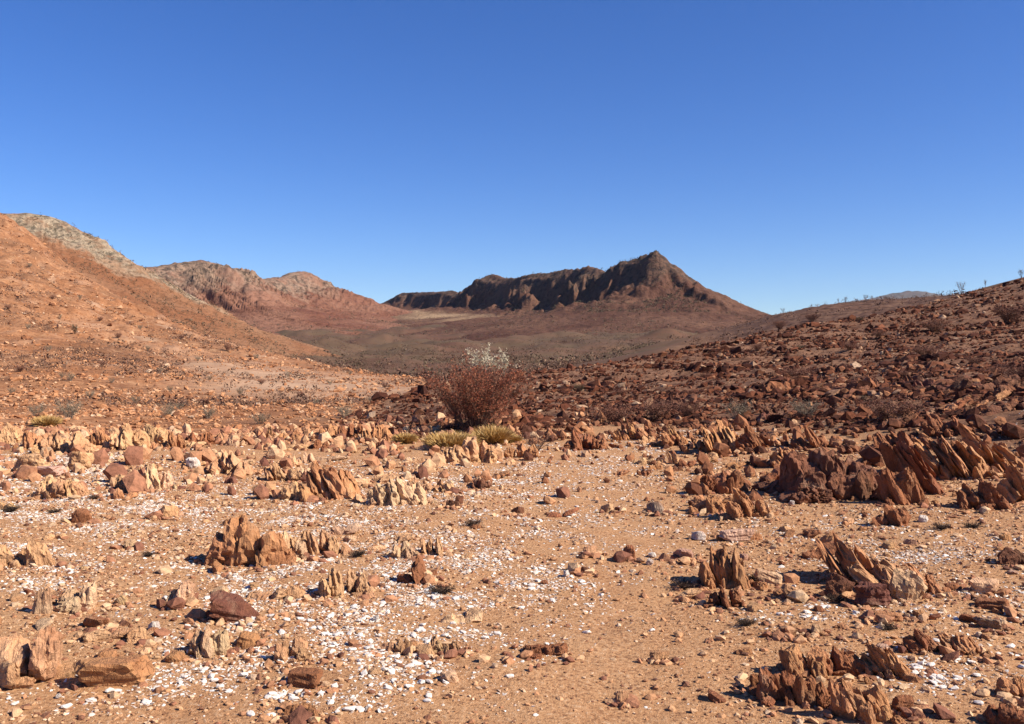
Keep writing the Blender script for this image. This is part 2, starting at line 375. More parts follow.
# ------------------------------------------------------------------ light, sky, camera
SUN_EL = math.radians(38); SUN_AZ = math.radians(110)      # clockwise from +Y
def light():
    w = bpy.data.worlds.new('World'); bpy.context.scene.world = w; w.use_nodes = True
    nt = w.node_tree; bg = nt.nodes['Background']
    sk = nt.nodes.new('ShaderNodeTexSky'); sk.sky_type = 'NISHITA'; sk.sun_disc = False
    sk.sun_elevation = SUN_EL; sk.sun_rotation = SUN_AZ
    sk.air_density = 1.05; sk.dust_density = 0.25; sk.ozone_density = 6.0; sk.altitude = 1900
    hs = nt.nodes.new('ShaderNodeHueSaturation'); hs.inputs['Saturation'].default_value = 1.2; hs.inputs['Hue'].default_value = .514
    nt.links.new(sk.outputs[0], hs.inputs['Color']); nt.links.new(hs.outputs[0], bg.inputs[0]); bg.inputs[1].default_value = .077
    L = bpy.data.lights.new('sun', 'SUN'); L.energy = 5.0; L.angle = math.radians(.53); L.color = (1, .92, .79)
    o = bpy.data.objects.new('sun', L); C.objects.link(o)
    o.rotation_euler = (math.pi / 2 - SUN_EL, 0, -SUN_AZ + math.pi)
    # aim: light travels along local -Z; check direction
    d = np.array([math.sin(SUN_AZ) * math.cos(SUN_EL), math.cos(SUN_AZ) * math.cos(SUN_EL), math.sin(SUN_EL)])
    from mathutils import Vector
    o.rotation_euler = Vector(d).to_track_quat('Z', 'Y').to_euler()
    cam = bpy.data.cameras.new('camera'); co = bpy.data.objects.new('camera', cam); C.objects.link(co)
    co.location = (0, 0, CAM_Z); co.rotation_euler = (math.pi / 2 - PITCH, 0, 0)
    cam.sensor_fit = 'HORIZONTAL'; cam.sensor_width = 36; cam.lens = 36 * F / 1024; cam.clip_end = 60000; cam.clip_start = .05
    sc = bpy.context.scene; sc.camera = co
    sc.view_settings.view_transform = 'Standard'; sc.view_settings.look = 'None'; sc.view_settings.gamma = 1; sc.view_settings.use_curve_mapping = False
    sc.view_settings.exposure = 0.95
    sc.cycles.max_bounces = 4; sc.cycles.diffuse_bounces = 2; sc.cycles.use_denoising = True
light()
# ================================================================== ROCKS
def ico(level):
    import bmesh
    bm = bmesh.new(); bmesh.ops.create_icosphere(bm, subdivisions=level, radius=1.0)
    V = np.array([v.co[:] for v in bm.verts]); Fc = np.array([[v.index for v in f.verts] for f in bm.faces]); bm.free()
    return V / np.linalg.norm(V, axis=1)[:, None], Fc
ICO = {k: ico(k) for k in (1, 2, 3, 4, 5)}

def cut_rock(rng, D, n=16, lo=.72, hi=1.0, extra=()):
    N = rng.normal(size=(n, 3)); N /= np.linalg.norm(N, axis=1)[:, None]; c = rng.uniform(lo, hi, n)
    for nv, cc in extra:
        nv = np.array(nv, float) + rng.normal(size=3) * .12; nv /= np.linalg.norm(nv); N = np.vstack([N, nv]); c = np.append(c, cc)
    q = D @ N.T
    r = np.min(np.where(q > .02, c[None] / np.maximum(q, .02), 9), axis=1)
    return D * np.minimum(r, 1.45)[:, None]

def norm_box(Pn):
    lo, hi = Pn.min(0), Pn.max(0); return (Pn - (lo + hi) / 2) / ((hi - lo) / 2)

def blade_geo(rng, lvl=4, lam=1.0, taper=.42):
    """one upright fin of bedded rock: x thickness, y length, z height, top at 1, foot buried at -.3"""
    D, Fc = ICO[lvl]
    Q = norm_box(cut_rock(rng, D, 15, .70, 1.05, [((1, 0, 0), .62), ((-1, 0, 0), .62), ((rng.uniform(-.7, .7), rng.uniform(-.5, .5), 1), rng.uniform(.6, .9))]))
    o = rng.uniform(0, 90, 3); x, y, z = Q.T; t = (z + 1) / 2
    tp = 1 - taper * t ** 1.6; x2 = x * tp + (rng.uniform(-.35, .35)) * t; y2 = y * (1 - .5 * t ** 1.8) + rng.uniform(-.3, .3) * t
    L = noise(x * 1.7 * lam + o[0], y * .6 + o[1], z * .6 + o[2]) + .35 * noise(x * 5 * lam + o[1], y * .9 + o[2], z * .8)
    L = .55 * L + .45 * np.round(L * 3.2) / 3.2
    y2 = y2 * (1 + .34 * L); z2 = z + .15 * L * (.25 + t); x2 = x2 * (1 + .10 * L)
    B = fbm(x * 1.4 + o[2], y * 1.4 + o[0], z * 1.4 + o[1], 4, .6)
    Fi = fbm(x * 6 + o[2], y * 6, z * 6 + o[1], 3)
    x2 = x2 + .17 * B + .05 * Fi; y2 = y2 + .16 * fbm(y * 2 + o[0], z * 2.2, x * 1.6 + o[2], 3) + .05 * Fi; z2 = z2 + .10 * B + .03 * Fi
    # bites out of the top edge
    z2 = z2 - .40 * smooth(.15, .6, noise(x * 1.2 + o[1], y * 1.8 + o[2], 5)) * smooth(.4, .9, t)
    Q = np.stack([x2 * .5, y2 * .5, -.3 + (z2 + 1) / 2 * 1.3], 1); Q[:, 2] /= max(Q[:, 2].max(), .2)
    return Q, Fc

def block_geo(rng, lvl=4, rough=.10, layered=.12, n=13):
    D, Fc = ICO[lvl]
    Q = norm_box(cut_rock(rng, D, n, .66, 1.0, [((0, 0, 1), .62), ((0, 0, -1), .62)]))
    o = rng.uniform(0, 90, 3); x, y, z = Q.T
    L = noise(x * .7 + o[0], y * .7 + o[1], z * 4.5 + o[2]); L = .5 * L + .5 * np.round(L * 3) / 3
    B = fbm(x * 1.9 + o[2], y * 1.9 + o[0], z * 1.9 + o[1], 4, .6)
    k = 1 + layered * 1.5 * L + rough * 1.6 * B
    Q = np.stack([x * k, y * k, z * (1 + rough * B)], 1) * .5
    return Q, Fc

def mass_geo(rng, lvl=5):
    D, Fc = ICO[lvl]
    Q = norm_box(cut_rock(rng, D, 12, .68, 1.0))
    o = rng.uniform(0, 90, 3); x, y, z = Q.T
    rx = x * .85 + z * .5; rz = z * .85 - x * .5
    L = fbm(rx * 1.0 + o[0], y * .9 + o[1], rz * 4.5 + o[2], 3); L = .5 * L + .5 * np.round(L * 3) / 3
    B = fbm(x * 2.2 + o[2], y * 2.2 + o[0], z * 2.2 + o[1], 6, .62); cr = np.abs(fbm(x * 2 + o[1], y * 2, z * 2 + o[0], 3))
    k = 1 + .15 * L + .17 * B - .24 * (1 - smooth(0, .10, cr)) + .07 * fbm(rx * 7 + o[0], y * 7, rz * 12, 3) - .10 * (1 - smooth(0, .08, np.abs(fbm(rx * 3 + o[2], y * 3, rz * 6, 2))))
    Q = np.stack([x * k, y * k, z * k], 1) * .5; Q[:, 2] = Q[:, 2] + .25
    return Q, Fc

# colours of bare rock (linear albedo)
RC = dict(pale=(.68, .43, .25), ochre=(.64, .365, .185), orange=(.50, .235, .105), red=(.31, .118, .053), dark=(.165, .068, .038), maroon=(.17, .06, .04), grey=(.36, .25, .18), white=(.80, .77, .73), pink=(.60, .36, .26))

def mat_rock():
    s = NT('bedded_rock'); tc = s.new('ShaderNodeTexCoord'); oi = s.new('ShaderNodeObjectInfo'); pos = s.new('ShaderNodeNewGeometry').outputs['Position']
    off = s.new('ShaderNodeVectorMath', operation='ADD'); s.link(tc.outputs['Object'], off.inputs[0])
    cmb = s.new('ShaderNodeCombineXYZ'); rr = s.math('MULTIPLY', oi.outputs['Random'], 40.0)
    for i in range(3): s.link(rr, cmb.inputs[i])
    s.link(cmb.outputs[0], off.inputs[1]); v = off.outputs[0]
    st = s.noise(s.mapping(v, (9, 1.6, .9)), 1, 7, .62, .4); st2 = s.noise(s.mapping(v, (17, 3, 1.6)), 1, 4, .6)
    pa = s.noise(pos, 4.5, 5, .6); gr = s.noise(pos, 75, 4, .7); sp = s.noise(pos, 22, 5, .7)
    col = s.mix(1.0, oi.outputs['Color'], s.ramp(st, [(.26, .66), (.45, .95), (.6, 1.05), (.75, 1.22)]), 'MULTIPLY')
    col = s.mix(s.ramp(pa, [(.46, 0.), (.66, .55)]), col, (.33, .128, .058))
    col = s.mix(s.ramp(pa, [(.28, .4), (.42, 0.)]), col, (.60, .40, .25))
    col = s.mix(s.ramp(sp, [(.30, .5), (.42, 0.)]), col, (.15, .07, .045))
    col = s.mix(s.ramp(st2, [(.27, .5), (.34, 0.)]), col, (.12, .055, .035))
    col = s.mix(s.ramp(gr, [(.28, .45), (.45, 0.)]), col, (.2, .1, .06))
    vo = s.new('ShaderNodeTexVoronoi', feature='DISTANCE_TO_EDGE'); vo.inputs['Scale'].default_value = 1.0; wv = s.new('ShaderNodeVectorMath', operation='ADD'); nz = s.new('ShaderNodeTexNoise'); nz.inputs['Scale'].default_value = 3; s.link(v, nz.inputs['Vector']); s.link(s.mapping(v, (5.5, 2.0, 1.0)), wv.inputs[0]); s.link(nz.outputs['Color'], wv.inputs[1]); s.link(wv.outputs[0], vo.inputs['Vector'])
    crk = s.ramp(vo.outputs['Distance'], [(0, 1.), (.022, 0.)]); crk = s.math('MULTIPLY', crk, s.ramp(pa, [(.44, 0.), (.54, 1.)])); col = s.mix(s.math('MULTIPLY', crk, .35), col, (.10, .045, .03))
    h = s.math('ADD', s.math('MULTIPLY', st, 1.6), s.math('ADD', s.math('MULTIPLY', sp, .9), s.math('SUBTRACT', s.math('MULTIPLY', gr, .45), s.math('MULTIPLY', crk, .3))))
    return s.done(col, .88, s.bump(h, .9, .022), .2)

def mat_quartz():
    s = NT('white_quartz'); pos = s.new('ShaderNodeNewGeometry'); p = pos.outputs['Position']; rd = pos.outputs['Random Per Island']
    col = s.ramp(rd, [(0, (.46, .30, .20)), (.2, (.58, .45, .35)), (.45, (.66, .58, .50)), (.8, (.76, .71, .65)), (1, (.54, .40, .30))])
    n = s.noise(p, 55, 4, .6)
    col = s.mix(s.ramp(n, [(.58, 0.), (.75, .6)]), col, (.50, .28, .17))
    return s.done(col, .55, s.bump(n, .4, .006), .35)

def mat_rubble(name, stops):
    s = NT(name); g = s.new('ShaderNodeNewGeometry'); p = g.outputs['Position']
    col = s.ramp(g.outputs['Random Per Island'], stops)
    n = s.noise(p, 14, 6, .65)
    col = s.mix(1.0, col, s.ramp(n, [(.3, .55), (.5, 1.), (.7, 1.3)]), 'MULTIPLY')
    return s.done(col, .92, s.bump(n, .7, .03), .12)
ROCK = mat_rock(); QZ = mat_quartz()

def lib(fn, count, seed, name, mat, **kw):
    out = []
    for i in range(count):
        V, Fc = fn(np.random.default_rng(seed + i), **kw); out.append(mesh_np(name, V, Fc, mat, False, link=False))
    return out
BLADE = lib(blade_geo, 30, 100, 'rock_blade', ROCK)
RIB = lib(blade_geo, 12, 200, 'rock_rib', ROCK, lam=1.15, taper=.40)
BLOCK = lib(block_geo, 12, 300, 'rock_block', ROCK)
SLAB = lib(block_geo, 10, 340, 'rock_slab', ROCK, rough=.05, layered=.10, n=8)
MASS = lib(mass_geo, 5, 400, 'rock_mass', ROCK)
STONE = lib(block_geo, 14, 500, 'stone', ROCK, lvl=3, rough=.09, layered=.05, n=12)
QST = lib(block_geo, 10, 600, 'quartz', QZ, lvl=2, rough=.06, layered=0, n=11)

from mathutils import Matrix, Vector, Euler
def obj(name, me, loc, rot=(0, 0, 0), scale=(1, 1, 1), col=None, parent=None):
    o = bpy.data.objects.new(name, me); C.objects.link(o)
    o.location = loc; o.rotation_euler = rot; o.scale = scale
    if col is not None: o.color = (*col, 1)
    if parent is not None: o.parent = parent
    return o
def jit(rng, c, a=.12):
    k = 1 + rng.uniform(-a, a); return tuple(float(np.clip(ALB * x * k * (1 + rng.uniform(-.04, .04)), .02, .85)) for x in c)

LAND = []          # landmarks used in the labels of smaller stones: (x, y, short name, half width)
OCC = []
def outcrop(u, vb, w, h, n, lean, colour, kind, label, group=None, yaw=None, name='rock_outcrop', cat='rock outcrop', dens=1.0, depth=None):
    rng = np.random.default_rng(int(u * 1000 + vb * 7 + w))
    x, y, z = hit(u, vb)
    k = y / F; W = w * k; Hh = h * k * (.86 if kind in ('fins', 'ribbed') else 1)
    short = label.split('|')[0]; label = label.replace('|', '')
    Dp = depth * k if depth else None
    OCC.append((x, y, W * .55))
    if not group: LAND.append((x, y, short, W / 2))
    yaw = rng.uniform(-14, 14) if yaw is None else yaw
    ya = math.radians(yaw) - .35 * math.atan2(x, y)
    if kind == 'pile':
        root = obj(name, None, (x, y, z), (0, 0, 0)); root.empty_display_size = .1; tag(root, label, cat, group)
        d = Dp or W * .8
        for i in range(n):
            t = rng.uniform(-.5, .5); q = rng.uniform(-.5, .5); env = max(.25, 1 - 1.5 * (t * t + q * q) * 1.6)
            s0 = W * rng.uniform(.22, .42) * (1.25 if i < 3 else .85); hh = Hh * env * rng.uniform(.6, 1.0)
            if i < 3: t = (i - 1) * .26; q = .05; hh = Hh * (.95, 1.0, .85)[i]; s0 = W * .46
            me = (MASS + MASS + BLOCK + RIB)[rng.integers(34)] if i < 3 else (BLOCK + SLAB + BLADE + MASS)[rng.integers(57)]
            wx, wy = x + t * W, y + d * .5 + q * d; zz = float(H(wx, wy)[0]) - z
            cen = 0 if me in MASS or me in BLADE or me in RIB else .3 * hh
            obj('rock_block', me, (t * W, d * .5 + q * d, zz + cen - .06 * hh), (rng.uniform(-.25, .25), -math.radians(lean) * rng.uniform(.6, 1.4), rng.uniform(-.6, .6)), (s0, s0 * rng.uniform(.7, 1.2), hh * 1.1), jit(rng, RC[colour], .2), root)
        return root
    if kind in ('slab', 'block', 'mass', 'stone'):
        L = {'slab': SLAB, 'block': BLOCK, 'mass': MASS, 'stone': STONE}[kind]; me = L[rng.integers(len(L))]
        d = Dp or W * rng.uniform(.6, .85)
        vz = Hh * (1.25 if kind != 'mass' else 1.35)
        yy = y + d * .35; zz = float(H(x, yy)[0])
        dz = vz * (.36 if kind != 'mass' else .18)
        o = obj(name, me, (x, yy, zz + dz), (math.radians(rng.uniform(-6, 6)), math.radians(lean), ya), (W, d, vz), jit(rng, RC[colour], .06))
        return tag(o, label, cat, group)
    root = obj(name, None, (x, y, z), (0, 0, ya)); root.empty_display_size = .1
    tag(root, label, cat, group)
    R = Matrix.Rotation(ya, 4, 'Z')
    items = []; n0 = n; n = max(1, int(math.ceil(n * .75)))
    ln = math.radians(lean)
    for i in range(n):
        t = (i + .5) / n - .5
        env = 1 - .55 * abs(t * 2) ** 1.7
        if kind == 'ribbed':
            hh = Hh * (env * rng.uniform(.85, 1.05) + .08); th = W / n * rng.uniform(1.25, 1.8); ly = (Dp or max(W * .55, Hh * .9)) * rng.uniform(.75, 1.15); me = RIB[rng.integers(len(RIB))]; py = rng.uniform(-.12, .12) * W
        elif kind == 'low':
            hh = Hh * rng.uniform(.55, 1.05); th = W / n * rng.uniform(1.0, 1.8); ly = (Dp or W * .4) * rng.uniform(.5, 1); me = RIB[rng.integers(len(RIB))]; py = rng.uniform(-.25, .25) * W
        else:
            hh = Hh * (env * (rng.uniform(.42, 1.12) if vb < 457 else rng.uniform(.7, 1.08)) + .08); th = W / n * rng.uniform(.85, 1.45); ly = (Dp or Hh * 1.3) * rng.uniform(.6, 1.15); me = BLADE[rng.integers(len(BLADE))]; py = rng.uniform(-.2, .2) * W
        items.append(((t + rng.uniform(-.25, .25) / n) * W * (1 - .15), py, hh, th, ly, me, ln * rng.uniform(.8, 1.2) + math.radians(rng.uniform(-5, 5)), 0))
    for i in range(n0 // 2):                             # squarer blocks wedged between the blades
        hh = Hh * rng.uniform(.3, .75); th = W / n * rng.uniform(.5, 1.1)
        items.append((rng.uniform(-.5, .5) * W, rng.uniform(-.2, .3) * W * .5, hh * .8, th, th * rng.uniform(.8, 1.5), (BLOCK + STONE)[rng.integers(26)], ln * .8, rng.uniform(-40, 40)))
    m = int(n * 1.3 * dens) if kind != 'low' else n // 2
    for i in range(m):                                   # broken stubs about the foot
        hh = Hh * rng.uniform(.14, .42); th = min(W / n, Hh) * rng.uniform(.35, .9)
        items.append((rng.uniform(-.62, .62) * W, rng.uniform(-.5, .1) * max(W * .5, Hh * .6), hh, th, hh * rng.uniform(.9, 1.8), (BLADE + BLOCK + STONE)[rng.integers(56)], ln * rng.uniform(.8, 1.3), rng.uniform(-40, 40)))
    for px, py, hh, th, ly, me, l, yw in items:
        wp = Vector((x, y, 0)) + R @ Vector((px, py + ly * .3, 0))
        zz = float(H(wp.x, wp.y)[0]) - z
        fac = max(math.cos(l), .6)
        obj('rock_blade', me, (px, py + ly * .3, zz - .02 * hh), (math.radians(rng.uniform(-7, 7)), -l, math.radians(yw + rng.uniform(-9, 9))), (th, ly, hh / fac), jit(rng, RC[colour], .14), root)
    return root

O = [
 # ---- lower edge, near the camera, from one side to the other
 (27, 684, 74, 70, 2, 6, 'ochre', 'fins', 'pair of tall pale upright blades| with a dark cleft between them, beside the flat slab'),
 (204, 656, 38, 34, 3, 4, 'pale', 'ribbed', 'short pale split outcrop| standing among white quartz with a dark shadow beside it'),
 (172, 606, 18, 18, 1, 0, 'pale', 'fins', 'small rounded pale upright stone| beside a taller pointed blade on bare gravel'),
 (187, 606, 17, 27, 1, -4, 'pale', 'fins', 'thin pointed pale blade| standing beside a lower rounded stone'),
 (242, 567, 84, 53, 5, 5, 'orange', 'ribbed', 'big ribbed orange outcrop| with deep grooves and a wide dark shadow'),
 (284, 560, 34, 30, 3, 3, 'pale', 'ribbed', 'pale shoulder of rock| leaning against the big ribbed outcrop'),
 (316, 555, 56, 33, 6, 16, 'ochre', 'fins', 'leaning row of ochre blades| stepping down behind the five upright blades'),
 (344, 597, 62, 34, 5, 5, 'ochre', 'fins', 'row of five upright blades| standing like teeth above white quartz gravel'),
 (294, 601, 17, 15, 1, 0, 'ochre', 'fins', 'small rounded ochre stump| just beside the row of five upright blades'),
 (421, 583, 20, 29, 1, 7, 'red', 'fins', 'single red standing blade| alone on white gravel above a dark dead shrub'),
 (430, 556, 26, 23, 3, 8, 'ochre', 'fins', 'little trio of thin upright fins| behind the single red blade'),
 (404, 558, 26, 20, 3, 2, 'pale', 'ribbed', 'small pale notched outcrop| next to the trio of thin fins'),
 (292, 662, 40, 22, 5, 6, 'ochre', 'low', 'low worn ochre ridge| poking out of thick white gravel'),
 (446, 655, 36, 20, 6, 0, 'ochre', 'low', 'low cluster of ochre knobs| at the edge of the white gravel'),
 (395, 655, 34, 16, 4, 0, 'ochre', 'low', 'half buried ochre knobs| in the middle of the white gravel'),
 (303, 718, 34, 20, 3, 3, 'orange', 'low', 'low grooved orange stub| just below the reddish flat rock'),
 (546, 660, 46, 11, 9, 8, 'red', 'pile', 'low crumbly red knob| where white gravel meets bare sand'),
 (62, 613, 60, 24, 5, 0, 'pale', 'low', 'low lumpy pale ledge| behind the pair of tall blades'),
 (24, 566, 52, 26, 4, 14, 'ochre', 'low', 'low sloping ochre ledge| beside a patch of white stones'),
 (122, 640, 60, 14, 4, 0, 'ochre', 'low', 'thin ochre ledge| barely breaking the gravel behind the flat slab'),
 # ---- middle distance
 (336, 498, 62, 44, 5, 24, 'orange', 'fins', 'tall slanting blade cluster| with long parallel slabs leaning over'),
 (283, 482, 36, 24, 4, 20, 'ochre', 'fins', 'small leaning blades| next to the tall slanting blade cluster'),
 (294, 500, 34, 20, 4, 22, 'ochre', 'fins', 'short slanting fins| in front of the tall slanting cluster'),
 (402, 505, 56, 30, 5, 22, 'pale', 'ribbed', 'pale slumped outcrop| trailing beside the tall slanting cluster'),
 (440, 492, 34, 15, 3, 24, 'ochre', 'fins', 'two short leaning plates| on the open gravel below the spinifex'),
 (472, 463, 66, 27, 6, 8, 'ochre', 'ribbed', 'grooved ochre outcrop| directly under the yellow spinifex tussock'),
 (522, 458, 38, 18, 4, 14, 'orange', 'fins', 'short orange blades| beside the grooved outcrop under the red bush'),
 (58, 499, 56, 24, 6, 8, 'ochre', 'ribbed', 'broad low ribbed ochre outcrop| on the pebbly flat near the frame edge'),
 (130, 491, 34, 28, 3, 4, 'ochre', 'ribbed', 'dark sided ochre stump| with a twin block close beside it'),
 (157, 490, 34, 29, 3, 6, 'pale', 'ribbed', 'pale twin block| beside the dark sided stump'),
 (228, 475, 44, 26, 5, 18, 'ochre', 'fins', 'leaning ochre blades| behind a round white boulder'),
 (8, 446, 30, 28, 3, 8, 'ochre', 'ribbed', 'end ochre outcrop| of the far rock row, at the frame edge'),
 (34, 449, 28, 26, 3, 10, 'orange', 'fins', 'narrow orange outcrop| second in the far rock row counted from the frame edge'),
 (56, 453, 30, 30, 4, 14, 'ochre', 'fins', 'slanted outcrop| in the far rock row beside a dark dead twig'),
 (78, 453, 26, 22, 3, 8, 'ochre', 'fins', 'short ochre outcrop| filling the far rock row behind the flat ground'),
 (101, 449, 30, 24, 3, 12, 'orange', 'ribbed', 'rounded orange outcrop| in the far rock row, beside a taller one'),
 (127, 450, 34, 30, 4, 16, 'ochre', 'ribbed', 'tallest leaning outcrop| of the far rock row on the pale side'),
 (150, 446, 34, 28, 3, 6, 'ochre', 'ribbed', 'blocky outcrop| with a dark hole beneath it in the far rock row'),
 (172, 449, 28, 22, 3, 10, 'orange', 'fins', 'orange outcrop| in the far rock row with a black shaded side'),
 (203, 445, 28, 20, 3, 10, 'red', 'fins', 'reddish outcrop| in the far rock row before a gap'),
 (222, 443, 22, 14, 3, 8, 'ochre', 'fins', 'little ochre outcrop| closing the far rock row at its thin end'),
 (268, 440, 28, 18, 4, 10, 'orange', 'fins', 'low orange teeth| starting the middle rock row'),
 (292, 440, 28, 17, 4, 8, 'orange', 'fins', 'small jagged teeth| second along the middle rock row'),
 (324, 440, 34, 20, 4, 10, 'orange', 'fins', 'jagged orange teeth| in the centre of the middle rock row'),
 (352, 438, 26, 22, 3, 8, 'red', 'fins', 'pointed reddish tooth| in the middle rock row'),
 (378, 441, 30, 24, 4, 18, 'orange', 'fins', 'sharp orange teeth| ending the middle rock row near the small tussock'),
 (386, 449, 26, 14, 3, 12, 'red', 'fins', 'low red rubble outcrop| in front of the middle rock row'),
 (318, 449, 24, 12, 3, 4, 'red', 'fins', 'dark red lump| in front of the middle rock row'),
 (588, 450, 54, 26, 6, 16, 'red', 'fins', 'red jagged outcrop| standing beyond the open sandy flat'),
 (632, 440, 40, 20, 5, 18, 'orange', 'fins', 'scattered orange blades| beside the red jagged outcrop'),
 (672, 446, 44, 22, 5, 22, 'orange', 'fins', 'low orange blades| between the red outcrop and the spiky one'),
 (724, 452, 60, 32, 7, 26, 'orange', 'fins', 'spiky leaning outcrop| with long shadows at the far side of the flat'),
 (758, 450, 40, 28, 5, 28, 'red', 'fins', 'red leaning blades| crowding against the spiky outcrop'),
 (728, 496, 46, 28, 8, 14, 'red', 'pile', 'rounded reddish boulder| above the row of upturned plates'),
 (714, 513, 44, 22, 3, 8, 'orange', 'ribbed', 'orange upturned plates| with a black shaded end below the rounded boulder'),
 (750, 518, 46, 30, 4, 26, 'orange', 'fins', 'leaning orange plates| beside the rounded reddish boulder'),
 (790, 466, 40, 24, 4, 28, 'orange', 'fins', 'leaning plates| just before the big dark mound of rock'),
 (810, 448, 40, 24, 5, 30, 'red', 'fins', 'sharp red fins| behind the big dark mound of rock'),
 (728, 589, 54, 48, 6, 12, 'orange', 'ribbed', 'tall notched outcrop| with a flat capping slab and a black shadow'),
 (727, 609, 32, 24, 3, 14, 'red', 'fins', 'small pointed red outcrop| in front of the tall notched one'),
 # ---- the dark outcrops on the other side
 (852, 502, 116, 48, 44, 14, 'dark', 'pile', 'big dark mound of rough rock| beside the tall leaning plates'),
 (910, 506, 44, 46, 16, 20, 'red', 'pile', 'red brown boulder end| butting against the big dark mound'),
 (930, 492, 40, 70, 3, 26, 'red', 'fins', 'tall leaning plates| rising behind the red brown boulder'),
 (968, 480, 56, 58, 5, 30, 'orange', 'fins', 'fan of tall parallel plates| leaning over a sandy gap'),
 (1006, 470, 44, 52, 4, 30, 'orange', 'fins', 'tall edge plates| leaning, cut by the frame edge'),
 (990, 510, 50, 32, 4, 24, 'red', 'fins', 'squat dark red outcrop| below the fan of tall plates'),
 (1022, 503, 30, 40, 3, 20, 'orange', 'fins', 'orange outcrop| beside the squat dark red one at the frame edge'),
 (900, 450, 44, 26, 5, 30, 'red', 'fins', 'red fins| behind the tall leaning plates'),
 (948, 436, 50, 24, 5, 28, 'red', 'fins', 'brown fins| on the crest behind the fan of plates'),
 (866, 586, 54, 62, 4, 30, 'orange', 'fins', 'steep leaning plates| with a wide black shadow on the sand'),
 (895, 592, 50, 42, 4, 36, 'ochre', 'fins', 'lower leaning plates| sliding off the steep leaning plates'),
 (928, 594, 38, 30, 4, 34, 'orange', 'fins', 'small leaning plates| at the tail of the steep leaning group'),
 (908, 600, 34, 28, 1, 38, 'pale', 'fins', 'pale flat plate| propped against the steep leaning group'),
 (812, 684, 48, 38, 12, 24, 'orange', 'pile', 'crumbling fanned outcrop| in the near corner above red blocks'),
 (785, 708, 44, 34, 12, 14, 'red', 'pile', 'cracked red block| below the crumbling fanned outcrop'),
 (818, 710, 38, 32, 10, 16, 'red', 'pile', 'second cracked red block| beside the crumbling fanned outcrop'),
 (846, 676, 50, 30, 4, 28, 'red', 'ribbed', 'sloping red ledges| trailing from the crumbling fanned outcrop'),
 (872, 727, 60, 42, 14, 24, 'orange', 'pile', 'broken orange outcrop| cut by the bottom of the frame'),
 (896, 680, 54, 32, 5, 34, 'orange', 'fins', 'dark hollow leaning plates| beside white gravel in the near corner'),
 (928, 652, 40, 24, 4, 32, 'red', 'fins', 'low slanted plates| between two patches of white gravel'),
 (968, 656, 44, 26, 5, 32, 'orange', 'fins', 'grooved slanted plates| on the gravel near the frame edge'),
 (1016, 698, 30, 26, 2, 16, 'orange', 'ribbed', 'dark sided rock| half out of frame in the near corner'),
 (1010, 728, 60, 26, 3, 16, 'red', 'ribbed', 'pink red ledge| in the bottom corner of the frame'),
 (768, 692, 34, 24, 3, 24, 'red', 'low', 'low red crust| before the cracked red block'),
 (1016, 565, 26, 22, 2, 24, 'dark', 'ribbed', 'small dark outcrop| with black shadow at the frame edge'),
]
for q in O: outcrop(*q)
